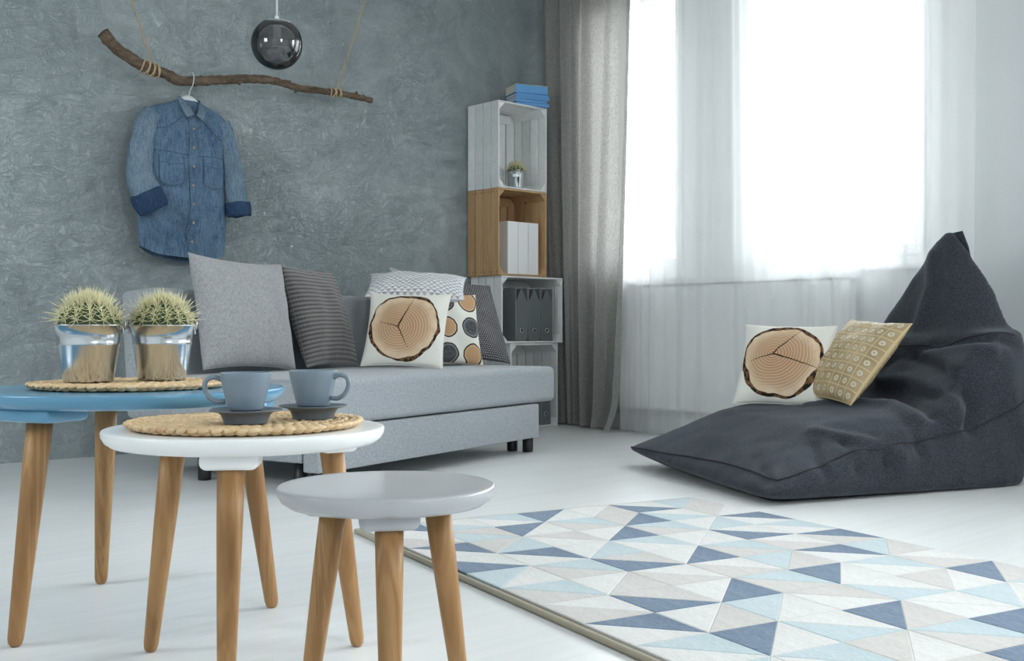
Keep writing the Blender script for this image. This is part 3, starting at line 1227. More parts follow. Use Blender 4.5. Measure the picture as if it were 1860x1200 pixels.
# ------------------------------------------------------------------ cacti in buckets
def bucket_cactus(label, x, y, z, H, rt, rb, rz, seed, spines=True, ear_a=(0.0, math.pi)):
    t = root('potted_cactus', label, 'cactus', (x, y, z), rz)
    k = H / .12
    rat = lambda h: rb + (rt - rb) * h / H
    prof = [(0, .003 * k), (rb - .004 * k, .003 * k), (rb - .002 * k, 0), (rb, 0), (rb + .001 * k, .004 * k)]
    hb = H * .66
    prof += [(rat(hb - .003 * k), hb - .003 * k), (rat(hb) + .0018 * k, hb), (rat(hb + .003 * k), hb + .003 * k), (rat(H * .97), H * .97),
             (rt + .0022 * k, H * .975), (rt + .003 * k, H * .99), (rt + .0016 * k, H), (rt - .0012 * k, H * .99), (rat(H * .8) - .002 * k, H * .8), (rb - .003 * k, .006 * k), (0, .006 * k)]
    bk = put('bucket', lathe_me(prof, 64), 'galv', t)
    for a in ear_a:
        d = Vector((math.cos(a), math.sin(a), 0))
        s_ = Vector((-d.y, d.x, 0))
        c = d * (rt + .004 * k) + Vector((0, 0, H * 1.0))
        ringp = [c + s_ * (.0085 * k * math.cos(w)) + Vector((0, 0, .0085 * k * math.sin(w))) for w in [2 * math.pi * i / 16 for i in range(16)]]
        tube('handle_ear', ringp, .0026 * k, 'galv', bk, 8, True)
        put('ear_plate', box_me(.003 * k, .026 * k, .018 * k, .001), 'galv', bk, d * (rt - .0005 * k) + Vector((0, 0, H * .90)), (0, R(-9), a))
    put('soil', lathe_me([(rat(H * .84) - .003 * k, H * .84), (0, H * .86)], 32), 'gravel', t)
    # ribbed body
    rng = random.Random(seed)
    ribs = 14
    rc, zc, sq = rt * .84, H * .955, .98
    v, f = [], []
    nu, nv = ribs * 6, 18
    for j in range(nv + 1):
        ph = -.35 + (math.pi / 2 + .35) * j / nv
        for i in range(nu):
            a = 2 * math.pi * i / nu
            g = 1 + .065 * math.cos(ribs * a) * math.cos(ph) ** .5 if math.cos(ph) > 0 else 1
            rr = rc * math.cos(ph) * g
            v.append((rr * math.cos(a), rr * math.sin(a), zc + rc * sq * math.sin(ph) - .10 * rc * max(0, math.sin(ph)) ** 8))
    for j in range(nv):
        for i in range(nu):
            q = (i + 1) % nu
            f.append((j * nu + i, j * nu + q, (j + 1) * nu + q, (j + 1) * nu + i))
    put('cactus_body', mesh('body', v, f), 'cactus', t)
    parts = []
    for i in range(ribs):
        a = 2 * math.pi * i / ribs
        for j in range(7):
            ph = R(15) + R(72) * j / 6
            n = Vector((math.cos(ph) * math.cos(a), math.cos(ph) * math.sin(a), math.sin(ph)))
            p0 = Vector((n.x * rc * 1.06, n.y * rc * 1.06, zc + rc * sq * n.z - .08 * rc * n.z ** 8))
            e1 = Vector((-math.sin(a), math.cos(a), 0))
            e2 = n.cross(e1)
            m_ = 7 if spines else 5
            for s in range(m_ + 2):
                if s < m_:
                    w = 2 * math.pi * (s + rng.uniform(-.2, .2)) / m_
                    d = (n * .52 + e1 * math.cos(w) + e2 * math.sin(w)).normalized()
                    L = .46 * rc
                else:
                    d = (n + e1 * rng.uniform(-.35, .35) + e2 * rng.uniform(-.35, .35)).normalized()
                    L = .58 * rc
                if n.z > .75:
                    d = (d + Vector((0, 0, .9)) + n * .5).normalized()
                L *= rng.uniform(.75, 1.25)
                w0 = .0155 * rc + .0001
                sd = d.orthogonal().normalized()
                s2 = d.cross(sd)
                bend = (e2 * rng.uniform(-.12, .12) + e1 * rng.uniform(-.12, .12)) * L
                mid = p0 + d * L * .55 + bend * .5
                tip = p0 + d * L + bend
                tri = [(0, 1), (-.5, .866), (-.5, -.866)]
                vv = []
                for base, ww in ((p0, w0), (mid, w0 * .75)):
                    for c_ in range(3):
                        th = 2 * math.pi * c_ / 3
                        vv.append(base + (sd * math.cos(th) + s2 * math.sin(th)) * ww)
                vv.append(tip)
                parts.append((vv, [(0, 1, 4, 3), (1, 2, 5, 4), (2, 0, 3, 5), (3, 4, 6), (4, 5, 6), (5, 3, 6)]))
    sp = put('spines', mesh('spines', *join_geo(parts)), 'spine', t)
    sp['kind'] = 'stuff'
    return t


bucket_cactus('golden barrel cactus in a galvanised bucket, left one on the blue table', .897, 2.290, .4935, .119, .0685, .049, R(20), 3, True, (RV + .35 - R(20), RV + math.pi - .3 - R(20)))
bucket_cactus('golden barrel cactus in a galvanised bucket, right one on the blue table', 1.050, 2.271, .4935, .119, .0675, .049, R(75), 5, True, (RV + .45 - R(75), RV + math.pi + .2 - R(75)))

# ================================================================== crates in the corner
def crate(label, x0, y0, z0, W, D, H, mat, horiz=False, matx=None, seed=0, backs=5, nails=False):
    """open front towards -y. (W, D, H) of the standing crate; horiz lays it on its side"""
    rng = random.Random(seed)
    t = root('wooden_crate', label, 'crate', (x0, y0, z0), 0, 'stacked wooden crates')
    T = .011
    matx = matx or mat

    def slat(nm, c, s, m_):
        if horiz:
            c, s = (c[2], c[1], c[0]), (s[2], s[1], s[0])
        return box(nm, c, s, m_, t, .0018)
    nS = 4
    gap = .0085
    sw = (D - T - (nS - 1) * gap) / nS
    for side in (0, 1):
        for k in range(nS):
            y = gap * 0 + sw / 2 + k * (sw + gap)
            slat('side_slat', ((T / 2 if side == 0 else W - T / 2) + rng.uniform(-.0012, .0012), y, H / 2 + rng.uniform(-.001, .001)), (T, sw, H), mat)
    for end in (0, 1):
        for k in range(nS):
            y = sw / 2 + k * (sw + gap)
            slat('end_slat', (W / 2, y, (T / 2 if end == 0 else H - T / 2)), (W - 2 * T - .001, sw, T), matx)
    bw = (W - 2 * T - .002 - (backs - 1) * gap) / backs
    for k in range(backs):
        slat('back_slat', (T + .001 + bw / 2 + k * (bw + gap), D - T / 2, H / 2), (bw, T, H - 2 * T - .001), mat)
    for zz in (.045, H - .045):
        slat('batten', (W / 2, D - T - .007, zz), (W - 2 * T - .09, .011, .055), matx)
    # triangular corner posts
    q = .042
    for cx, sx in ((T + .0005, 1), (W - T - .0005, -1)):
        for cz, sz in ((T + .0005, 1), (H - T - .0005, -1)):
            pts = [(cx, cz), (cx + sx * q, cz), (cx, cz + sz * q)]
            ya, yb = .003, D - T - .002
            v = [((a, y, b) if not horiz else (b, y, a)) for y in (ya, yb) for a, b in pts]
            put('corner_post', mesh('post', v, [(0, 1, 2), (5, 4, 3), (0, 3, 4, 1), (1, 4, 5, 2), (2, 5, 3, 0)], False), matx, t)
    if nails:
        nm = lathe_me([(.0032, 0), (.0028, .0012), (0, .0016)], 8, True)
        for k in range(nS):
            for o in (-.3, .3):
                for zz in (.022, H - .022):
                    put('nail', nm, 'nail', t, (-.001, sw / 2 + k * (sw + gap) + o * sw, zz), (0, R(-90), 0))
    return t


YF = 4.888
crate('grey-washed crate standing on the floor, lowest of the corner stack', 4.470, YF, .001, .405, .296, .520, 'white_crate', False, None, 1, 5)
crate('white crate lying on its side with smoky magazine files inside', 4.397, YF, .5225, .408, .296, .520, 'white_crate', True, None, 2, 5)
crate('natural pine crate in the corner stack holding white magazine files', 4.372, YF, .932, .405, .296, .526, 'pine_v', False, 'pine_h', 3, 6, True)
crate('white crate at the top of the corner stack with a small cactus', 4.372, YF, 1.459, .405, .296, .523, 'white_crate', False, None, 4, 5)


def mag_file(label, x, y, z, w, H, D, mat, ring=False, group=None, thick=.003, edge=None):
    """magazine file: tall spine to the room (-y), cut down towards the back"""
    t = root('magazine_file', label, 'file box', (x, y, z), 0, group)
    prof = [(0, 0), (D, 0), (D, H * .42), (D * .42, H), (0, H)]
    for s in (0, 1):
        xa, xb = (0, thick) if s == 0 else (w - thick, w)
        v = [(xx, a, b) for xx in (xa, xb) for a, b in prof]
        n = len(prof)
        f = [tuple(reversed(range(n))), tuple(range(n, 2 * n))] + [(i, (i + 1) % n, n + (i + 1) % n, n + i) for i in range(n)]
        put('side_panel', mesh('side', v, f, False), mat, t)
    if ring:
        # spine sheet with a round finger hole
        cx, cz, hr = w / 2, H * .2, .0125
        v, f = [], []
        seg = 24
        for yy in (0, thick):
            for i in range(seg):
                a = 2 * math.pi * i / seg
                v.append((cx + hr * math.cos(a), yy, cz + hr * math.sin(a)))
            for i in range(seg):
                a = 2 * math.pi * i / seg
                ca, sa = math.cos(a), math.sin(a)
                tx = ((w - thick - cx) / ca if ca > 1e-6 else ((thick - cx) / ca if ca < -1e-6 else 1e9))
                tz = ((H - cz) / sa if sa > 1e-6 else ((thick - cz) / sa if sa < -1e-6 else 1e9))
                q = min(tx, tz)
                v.append((cx + ca * q, yy, cz + sa * q))
        for L in (0, 1):
            b0 = L * 2 * seg
            for i in range(seg):
                j = (i + 1) % seg
                f.append((b0 + i, b0 + j, b0 + seg + j, b0 + seg + i) if L else (b0 + i, b0 + seg + i, b0 + seg + j, b0 + j))
        put('spine', mesh('spine', v, f, False), mat, t)
        pts = [(cx + hr * math.cos(2 * math.pi * i / 20), -.001, cz + hr * math.sin(2 * math.pi * i / 20)) for i in range(20)]
        tube('finger_ring', pts, .0026, 'ring', t, 8, True)
    else:
        put('spine', box_me(w - 2 * thick, thick, H - .001, .0008), mat, t, (w / 2, thick / 2 + .0002, H / 2))
    put('back_panel', box_me(w - 2 * thick, thick, H * .42, 0), mat, t, (w / 2, D - thick / 2, H * .21))
    put('bottom_panel', box_me(w - 2 * thick, D - 2 * thick, thick, 0), mat, t, (w / 2, D / 2, thick / 2))
    if edge:
        for s in (0, 1):
            xx = thick / 2 if s == 0 else w - thick / 2
            tube('edge_strip', [(xx, D, H * .42), (xx, D * .42, H), (xx, 0, H), (xx, 0, 0)], .0021, edge, t, 6)
        tube('edge_strip', [(0, 0, H), (w, 0, H)], .002, edge, t, 6)
    return t


for i, nm in enumerate(('leftmost', 'middle', 'rightmost')):
    mag_file('white magazine file in the pine crate, %s of three' % nm, 4.470 + i * .0865, 4.912 - .0 * i, .9445, .083, .320, .245, 'file_white', False, 'white magazine files')
for i, nm in enumerate(('leftmost', 'middle', 'rightmost')):
    mag_file('smoky translucent magazine file with a finger ring, %s of three' % nm, 4.528 + i * .108, 4.905, .5350, .100, .325, .250, 'file_smoke', True, 'smoky magazine files', .003, 'file_edge')
mag_file('smoky magazine file half hidden behind the sofa in the lowest crate', 4.742, 4.905, .0135, .085, .325, .250, 'file_smoke', True, None, .003, 'file_edge')

bucket_cactus('small cactus in a little galvanised bucket inside the top white crate', 4.585, 4.965, 1.4720, .105, .062, .047, R(0), 11, False, (R(-120), R(60)))
# faceted wire ornament behind the little bucket
w = root('wire_ornament', 'faint white wire geometric ornament behind the small cactus in the crate', 'ornament', (4.472, 5.05, 1.4705))
ap = Vector((.04, 0, .165))
ringp = [Vector((.04 + .05 * math.cos(2 * math.pi * i / 5), .05 * math.sin(2 * math.pi * i / 5), .095)) for i in range(5)]
basep = [Vector((.04 + .03 * math.cos(2 * math.pi * (i + .5) / 5), .03 * math.sin(2 * math.pi * (i + .5) / 5), .0015)) for i in range(5)]
for i in range(5):
    j = (i + 1) % 5
    for a, b in ((ap, ringp[i]), (ringp[i], ringp[j]), (ringp[i], basep[i]), (ringp[j], basep[i]), (basep[i], basep[j])):
        tube('wire', [a, b], .0014, 'wire', w, 5)

# books on the top crate
zb = 1.9835
BW = [(.020, 0, .226), (.018, 1.5, .222), (.017, -1, .228), (.019, .8, .224), (.052, 0, .222)]
bl = ['lowest blue book of the stack on the top crate', 'second blue book from the bottom of the stack', 'middle blue book of the five in the stack',
      'fourth blue book, right below the thick top one', 'thick blue book with a pale cover at the top of the stack']
for i, (h, dy, ln) in enumerate(BW):
    b = root('book', bl[i], 'book', (4.545 + (.006, -.004, .003, .008, 0)[i], 4.925, zb), R(-19 + dy), 'books on the top crate')
    ln -= 0
    put('page_block', box_me(ln - .006, .150, h - .006, 0), 'paper', b, (ln / 2 - .001, .080, h / 2))
    put('cover', box_me(ln, .160, .0026, .0006), 'book_top' if i == 4 else 'book_blue', b, (ln / 2, .080, h - .0014))
    put('cover', box_me(ln, .160, .0026, .0006), 'book_blue', b, (ln / 2, .080, .0014))
    put('spine', box_me(ln - .003, .003, h - .0055, .0008), 'book_blue', b, (ln / 2, .0042, h / 2))
    zb += h + .0004

# ================================================================== branch, shirt and lamp
BY = 5.06
bp = [(2.049, 1.988), (2.117, 1.933), (2.190, 1.888), (2.258, 1.857), (2.355, 1.849), (2.426, 1.828), (2.512, 1.833), (2.616, 1.854),
      (2.707, 1.874), (2.816, 1.894), (2.928, 1.902), (3.026, 1.897), (3.127, 1.892), (3.299, 1.897), (3.443, 1.893), (3.572, 1.890)]
bpts = spline([(x, BY + .012 * math.sin(i * 1.7), z) for i, (x, z) in enumerate(bp)], 10)
brad = []
for i, p in enumerate(bpts):
    t = i / (len(bpts) - 1)
    r = .029 * (1 - t) + .0155 * t
    r *= 1 + .10 * nz(t * 26, 0, 0) + .22 * max(0, nz(t * 15, 5, 0) - .25)
    brad.append(r)
v, f = tube_geo(bpts, brad, 18)
v = [Vector(p) + (Vector(p) - bpts[i // 18]).normalized() * .0045 * nz(p[0] * 42, p[1] * 42, p[2] * 42) for i, p in enumerate(v)]
br = root('tree_branch', 'bare knotted brown branch hung on strings across the plaster wall', 'branch', (2.8, BY, 1.87))
off = Vector((2.8, BY, 1.87))
put('bark', mesh('bark', [p - off for p in v], f), 'bark', br)
rng = random.Random(4)
for i in (9, 47, 62, 84, 101, 112, 118, 141, 146):
    p = bpts[min(i, len(bpts) - 1)]
    a = rng.uniform(.3, 2.4)
    d = Vector((rng.uniform(-.5, .5), -math.cos(a) * .6, math.sin(a) if rng.random() > .35 else -.7)).normalized()
    r0 = brad[min(i, len(brad) - 1)]
    q = p - off
    tube('twig_stub', [q + d * r0 * .5, q + d * (r0 + .006), q + d * (r0 + .013)], [r0 * .55, r0 * .42, r0 * .25], 'bark', br, 9)


def at_x(x):
    return min(range(len(bpts)), key=lambda i: abs(bpts[i].x - x))


for lab, xs, n, ends in (('jute string tied round the thick left end of the branch', 2.285, 7, ((2.196, 2.20), (2.178, 2.24))),
                         ('jute string tied round the thin right end of the branch', 3.335, 5, ((3.590, 2.50), (3.600, 2.52)))):
    sr = root('hanging_string', lab, 'string', (xs, BY, 1.88))
    o2 = Vector((xs, BY, 1.88))
    for k in range(n):
        i = at_x(xs + (k - n / 2) * .0135)
        p, tg = bpts[i], (bpts[i + 1] - bpts[i - 1]).normalized()
        tl = Vector((tg.x, .25 * (1 if k % 2 else -1), tg.z + .2 * rng.uniform(-1, 1))).normalized()
        a = tl.orthogonal().normalized()
        b = tl.cross(a)
        R_ = brad[i] * 1.06 + .0035
        tube('twine_wrap', [p - o2 + (a * math.cos(w) + b * math.sin(w)) * R_ for w in [2 * math.pi * m_ / 22 for m_ in range(22)]], .0034, 'twine', sr, 6, True)
    for k, (ex_, ez_) in enumerate(ends):
        i = at_x(xs + (.012 if k else -.006))
        p = bpts[i] + Vector((0, -.004, brad[i] * .9))
        # runs up to a hook in the wall above the picture
        sl = (ez_ - p.z)
        top = Vector((p.x + (ex_ - p.x) * (2.86 - p.z) / sl, YW - .012, 2.86))
        tube('string', [p - o2, (p + top) / 2 - o2, top - o2], .0020, 'twine', sr, 6)

# ---- pendant lamp
lp = root('pendant_lamp', 'smoked glass globe pendant lamp hanging on a white cord', 'lamp', (2.226, 3.793, 1.724))
GR = .0995
prof = []
for k in range(33):
    a = R(-90) + R(90 + 56) * k / 32
    prof.append((max(GR * math.cos(a), .0002), GR * math.sin(a)))
put('glass_globe', lathe_me(prof + [(r_ * .975, z_ * .975) for r_, z_ in reversed(prof)], 72), 'smoke', lp)
tube('globe_rim', [(GR * math.cos(R(56)) * math.cos(w), GR * math.cos(R(56)) * math.sin(w), GR * math.sin(R(56))) for w in [2 * math.pi * i / 48 for i in range(48)]], .0012, 'chrome', lp, 6, True)
put('socket', lathe_me([(0, .022), (.0155, .022), (.0158, .070), (.0135, .082), (.008, .094), (.008, .108), (.0045, .110), (0, .110)], 32), 'lamp_white', lp)
tube('cord', [(0, 0, .108), (0, 0, HC - 1.724 - .03)], .0040, 'lamp_white', lp, 10)
put('ceiling_rose', lathe_me([(.0, -.03), (.03, -.03), (.05, -.004), (.05, 0), (0, 0)], 32), 'lamp_white', lp, (0, 0, HC - 1.724))
put('bulb_base', lathe_me([(0, .024), (.013, .024), (.019, .016), (.0205, .006), (.019, -.004), (0, -.004)], 32), 'bulb', lp)
hel = [(.0165 * math.cos(a), .0165 * math.sin(a), -.008 - .032 * a / (6 * math.pi)) for a in [6 * math.pi * i / 90 for i in range(91)]]
tube('bulb_spiral', [(.014, 0, -.002)] + hel, .0052, 'bulb', lp, 10)
for s_ in (-1, 1):
    tube('globe_stay', [(s_ * .008, 0, .095), (s_ * GR * math.cos(R(60)), 0, GR * math.sin(R(58)))], .0009, 'chrome', lp, 5)

# ---- hanger and denim shirt
SY = 5.085
hg = root('clothes_hanger', 'white plastic clothes hanger hooked over the branch inside the shirt', 'hanger', (2.484, SY - .006, 1.708))
hk = spline([(0, 0, .030), (-.003, -.022, .070), (-.002, -.054, .100), (.001, -.058, .135), (.004, -.040, .158), (.006, -.012, .162), (.007, .010, .150)], 6)
tube('hook', hk, .0026, 'hanger', hg, 8)
arm = spline([(-.19, 0, -.055), (-.12, 0, -.018), (-.045, 0, .022), (0, 0, .030), (.045, 0, .022), (.12, 0, -.018), (.19, 0, -.055)], 6)
v, f = tube_geo(arm, [.009 + .020 * max(0, 1 - abs(p.x) / .055) for p in arm], 10)
v = [(p[0], p[1] * .5, p[2]) for p in v]
put('shoulder_bar', mesh('bar', v, f), 'hanger', hg)

sh = root('denim_shirt', 'faded blue denim shirt with rolled cuffs hanging from the branch', 'shirt', (2.455, SY, .95))
so = Vector((2.455, SY, .95))


def lerp_tab(tab, z):
    for (z0, a0), (z1, a1) in zip(tab, tab[1:]):
        if z0 >= z >= z1:
            t = (z0 - z) / (z0 - z1)
            return a0 + (a1 - a0) * t
    return tab[0][1] if z > tab[0][0] else tab[-1][1]


LEFT = [(1.735, 2.425), (1.715, 2.385), (1.690, 2.300), (1.665, 2.262), (1.60, 2.252), (1.50, 2.258), (1.35, 2.244), (1.15, 2.226), (.94, 2.238)]
RIGHT = [(1.735, 2.545), (1.715, 2.590), (1.690, 2.655), (1.660, 2.692), (1.60, 2.690), (1.50, 2.680), (1.35, 2.682), (1.15, 2.690), (.94, 2.678)]
DEP = [(1.735, .022), (1.70, .034), (1.60, .055), (1.40, .060), (1.15, .062), (.94, .058)]


def torso_y(x, z):
    l, r = lerp_tab(LEFT, z), lerp_tab(RIGHT, z)
    a = max(-1, min(1, (x - (l + r) / 2) / ((r - l) / 2)))
    d = lerp_tab(DEP, z) * math.sqrt(max(0, 1 - abs(a) ** 2.6))
    low = min(1, max(0, (1.62 - z) / .5))
    wr = .016 * low * math.sin(30 * x + 9 * nz(x * 3, 0, z * 2.5) + 3 * z) + .020 * nz(x * 8, 1.3, z * 3.4) + .010 * nz(x * 22, 4, z * 8) + .004 * nz(x * 50, 4, z * 24)
    return -(d + wr * (1 - abs(a) ** 4) * (.35 + .65 * low))


v, f = [], []
nu, nv = 72, 70
for j in range(nv + 1):
    t = j / nv
    for i in range(nu):
        a = 2 * math.pi * i / nu
        ca, sa = math.cos(a), math.sin(a)
        # curved shirt-tail hem: lower at the middle and back, raised at the side seams
        hem = .957 + .038 * abs(ca) ** 3 - (.022 if sa < 0 else 0) * (1 - abs(ca)) - .010 * ca
        z = 1.735 + (hem - 1.735) * t
        l, r = lerp_tab(LEFT, z), lerp_tab(RIGHT, z)
        x = (l + r) / 2 + (r - l) / 2 * math.copysign(abs(ca) ** .8, ca) + .004 * nz(z * 9, ca, sa)
        y = torso_y(x, z) if sa > 0 else lerp_tab(DEP, z) * .35 * math.sqrt(max(0, 1 - abs(ca) ** 3)) + .006 * nz(x * 6, 3, z * 4)
        v.append(Vector((x, SY + y, z)) - so)
for j in range(nv):
    for i in range(nu):
        q = (i + 1) % nu
        f.append((j * nu + i, (j + 1) * nu + i, (j + 1) * nu + q, j * nu + q))
put('torso', mesh('torso', v, f), 'denim', sh)


def sleeve(path, rads, flat, cuff, seed, cuffr):
    P = spline([Vector(p) for p in path], 8)
    n = len(P)
    v, f = [], []
    sg = 26
    for i, p in enumerate(P):
        t = i / (n - 1)
        tg = (P[min(i + 1, n - 1)] - P[max(i - 1, 0)]).normalized()
        fr = Vector((0, 1, 0))
        side = tg.cross(fr).normalized()
        rr = rads[0] + (rads[1] - rads[0]) * t
        for k in range(sg):
            w = 2 * math.pi * k / sg
            wr = 1 + .13 * math.sin(3 * w + seed + 1.2 * t) * t + .20 * nz(math.cos(w) * 1.6 + seed, t * 5, math.sin(w) * 1.6) + .09 * nz(math.cos(w) * 4, t * 14, math.sin(w) * 4 + seed)
            v.append(p + side * (rr * math.cos(w) * wr) + fr * (rr * flat * math.sin(w) * wr) - so)
    for i in range(n - 1):
        for k in range(sg):
            q = (k + 1) % sg
            f.append((i * sg + k, i * sg + q, (i + 1) * sg + q, (i + 1) * sg + k))
    f.append(tuple(reversed(range(sg))))
    put('sleeve', mesh('sleeve', v, f), 'denim_light', sh)
    # rolled cuff
    a, b = Vector(cuff[0]), Vector(cuff[1])
    tg = (b - a).normalized()
    fr = Vector((0, 1, 0))
    side = tg.cross(fr).normalized()
    v, f = [], []
    prof = [(0, .78), (.0, .95), (.12, 1.05), (.5, 1.08), (.85, 1.05), (1.0, .98), (1.02, .9), (.9, .80), (.3, .76)]
    for t, k_ in prof:
        for k in range(sg):
            w = 2 * math.pi * k / sg
            wr = k_ + .07 * nz(w * 1.5 + seed, t * 3, 9)
            v.append(a + tg * ((b - a).length * (t + .10 * nz(w, seed, t))) + side * (cuffr * math.cos(w) * wr) + fr * (cuffr * .62 * math.sin(w) * wr) - so)
    m_ = len(prof)
    for i in range(m_ - 1):
        for k in range(sg):
            q = (k + 1) % sg
            f.append((i * sg + k, i * sg + q, (i + 1) * sg + q, (i + 1) * sg + k))
    put('rolled_cuff', mesh('cuff', v, f), 'denim_dark', sh)


sleeve([(2.300, SY - .012, 1.655), (2.262, SY - .020, 1.58), (2.228, SY - .030, 1.45), (2.215, SY - .045, 1.33), (2.248, SY - .060, 1.235)], (.048, .072), .62,
       ((2.236, SY - .060, 1.262), (2.278, SY - .068, 1.178)), 1.0, .078)
sleeve([(2.660, SY - .012, 1.650), (2.694, SY - .020, 1.56), (2.715, SY - .028, 1.44), (2.728, SY - .034, 1.33), (2.738, SY - .038, 1.24)], (.040, .056), .62,
       ((2.735, SY - .038, 1.252), (2.744, SY - .040, 1.180)), 4.0, .066)


def strip(name, pts, w, mat, lift=.0035, parent=None, thick=.0):
    """a flat band laid on the shirt front along (x, z) points"""
    P = spline([(x, 0, z) for x, z in pts], 10)
    v, f = [], []
    for i, p in enumerate(P):
        tg = (P[min(i + 1, len(P) - 1)] - P[max(i - 1, 0)]).normalized()
        nrm = Vector((tg.z, 0, -tg.x))
        for s_, l_ in ((-1, 0), (-1, 1), (1, 1), (1, 0)):
            q = p + nrm * (w / 2 * s_)
            v.append(Vector((q.x, SY + torso_y(q.x, q.z) - lift * l_ - .0004, q.z)) - so)
    for i in range(len(P) - 1):
        for k in range(3):
            f.append((i * 4 + k, i * 4 + k + 1, i * 4 + k + 5, i * 4 + k + 4))
    return put(name, mesh(name, v, f, False), mat, parent or sh)


pk = strip('button_placket', [(2.480 + .003 * math.sin(i * 1.3), 1.655 - .0685 * i) for i in range(11)], .032, 'denim', .0050)
tube('placket_edge', [Vector((2.464 + .003 * math.sin(i * .65), SY + torso_y(2.464, 1.655 - .03425 * i) - .0055, 1.655 - .03425 * i)) - so for i in range(21)], .0019, 'denim_light', pk, 5)
for i in range(7):
    z = 1.588 - .092 * i
    put('button', lathe_me([(0, 0), (.0058, 0), (.0062, .0012), (.0045, .0022), (.0030, .0012), (0, .0012)], 16), 'button', pk,
        Vector((2.481, SY + torso_y(2.481, z) - .0085, z)) - so, (R(90), 0, 0))
for pts in ([(2.432, 1.648), (2.365, 1.590), (2.300, 1.575)], [(2.535, 1.648), (2.600, 1.580), (2.668, 1.548)], [(2.275, 1.470), (2.37, 1.466), (2.462, 1.458)],
            [(2.498, 1.456), (2.58, 1.462), (2.672, 1.462)]):
    strip('seam_line', pts, .0045, 'stitch', .0016)
for x0, x1, zt, zb_ in ((2.312, 2.432, 1.448, 1.300), (2.540, 2.660, 1.448, 1.300)):
    v, f = [], []
    n = 14
    for j in range(n + 1):
        for i in range(n + 1):
            a = i / n
            z = zt + (zb_ - zt) * (j / n) * (1 - .14 * (2 * a - 1) ** 4)
            x = x0 + (x1 - x0) * a
            v.append(Vector((x, SY + torso_y(x, z) - .0042, z)) - so)
    for j in range(n):
        for i in range(n):
            a = j * (n + 1) + i
            f.append((a, a + n + 1, a + n + 2, a + 1))
    pc = put('chest_pocket', mesh('pocket', v, f), 'denim', sh)
    mid = (x0 + x1) / 2
    outl = [(x0, zt), (x0, zt - .06), (x0 + .002, zb_ + .03), (x0 + .02, zb_ + .012), (mid, zb_ + .002), (x1 - .02, zb_ + .012), (x1 - .002, zb_ + .03), (x1, zt - .06), (x1, zt)]
    strip('pocket_stitching', outl, .0040, 'stitch', .0052, pc)
    strip('pocket_flap_seam', [(x0, zt - .034), (mid, zt - .040), (x1, zt - .034)], .0038, 'stitch', .0054, pc)


def leaf(name, pts, th, mat):
    """a collar wing: polygon of (x, y, z), thickened"""
    P = [Vector(p) for p in pts]
    n = len(P)
    v = [p - so for p in P] + [p + Vector((0, th, 0)) - so for p in P]
    f = [tuple(range(n)), tuple(reversed(range(n, 2 * n)))] + [(i, n + i, n + (i + 1) % n, (i + 1) % n) for i in range(n)]
    return put(name, mesh(name, v, f, False), mat, sh)


yc = SY - .058
leaf('collar_wing', [(2.424, SY - .010, 1.748), (2.440, SY - .030, 1.742), (2.468, yc - .012, 1.690), (2.482, yc - .016, 1.658), (2.446, yc - .014, 1.642), (2.430, yc + .005, 1.684)], .006, 'denim_light')
leaf('collar_wing', [(2.546, SY - .010, 1.738), (2.532, SY - .030, 1.730), (2.512, yc - .010, 1.690), (2.496, yc - .016, 1.656), (2.534, yc - .012, 1.630), (2.556, yc + .004, 1.680)], .006, 'denim_light')
band = [Vector((2.485 + .060 * math.cos(a), SY - .012 - .034 * math.sin(a), 1.728 - .020 * math.sin(a))) for a in [math.pi * (1.0 + i / 14) for i in range(15)]]
v, f = [], []
for p in band:
    v += [p - so + Vector((0, 0, -.022)), p - so + Vector((0, 0, .012))]
for i in range(len(band) - 1):
    f.append((2 * i, 2 * i + 1, 2 * i + 3, 2 * i + 2))
put('collar_band', mesh('band', v, f), 'denim_dark', sh)

# ================================================================== bean bag
BC = Vector((3.281, 2.184, 0))
BT = Vector((3.714, 3.222, 0))
eb = (BT - BC).normalized()                      # across the foot end, towards the window side
ea = Vector((eb.y, -eb.x, 0))                    # along the bag, towards its back
BW_ = (BT - BC).length
bb = root('bean_bag', 'dark slate blue bean bag lounger with a tall pointed back', 'bean bag', BC, math.atan2(ea.y, ea.x))
# local axes of the bag: x = along (a), y = across (b), z up


def hull(pts):
    bm = bmesh.new()
    for p in pts:
        bm.verts.new(p)
    bmesh.ops.convex_hull(bm, input=bm.verts)
    me = bpy.data.meshes.new('h')
    bm.to_mesh(me)
    bm.free()
    return [v.co.copy() for v in me.vertices], [tuple(p.vertices) for p in me.polygons]


W = BW_
parts = [
    # seat cushion
    hull([(-.09, -.08, .05), (-.10, -.06, .02), (-.06, W + .03, .075), (.10, .06, .0), (.10, W - .10, .0), (1.12, .02, .0), (1.10, W - .12, .0),
          (.28, .20, .245), (.26, W - .28, .265), (.55, .12, .285), (.55, W - .22, .295), (.10, W * .5, .185), (.85, .06, .33), (.85, W - .2, .32),
          (1.18, .10, .30), (1.16, W - .2, .30), (.02, .5, .02)]),
    # bulging lower back
    hull([(.78, .08, .05), (.78, W - .2, .05), (1.20, .05, .02), (1.16, W - .18, .02), (1.26, .12, .30), (1.22, W - .24, .30),
          (.86, .10, .46), (.92, W - .26, .50), (1.22, .14, .60), (1.18, W - .30, .60), (.95, W * .5, .58), (1.04, .08, .60)]),
    # pointed hood
    hull([(1.00, .17, .50), (.98, W - .30, .50), (1.19, .17, .62), (1.17, W - .34, .62), (1.17, .31, .84), (1.16, W - .44, .84), (1.08, .42, .84), (1.18, .23, .75), (1.17, W - .38, .75), (1.03, .30, .68),
          (1.17, .47, 1.035), (1.19, .50, 1.035), (1.19, .40, .90), (1.15, .52, 1.03)]),
]
V, F = join_geo(parts)
me = mesh('bag', V, F, False)
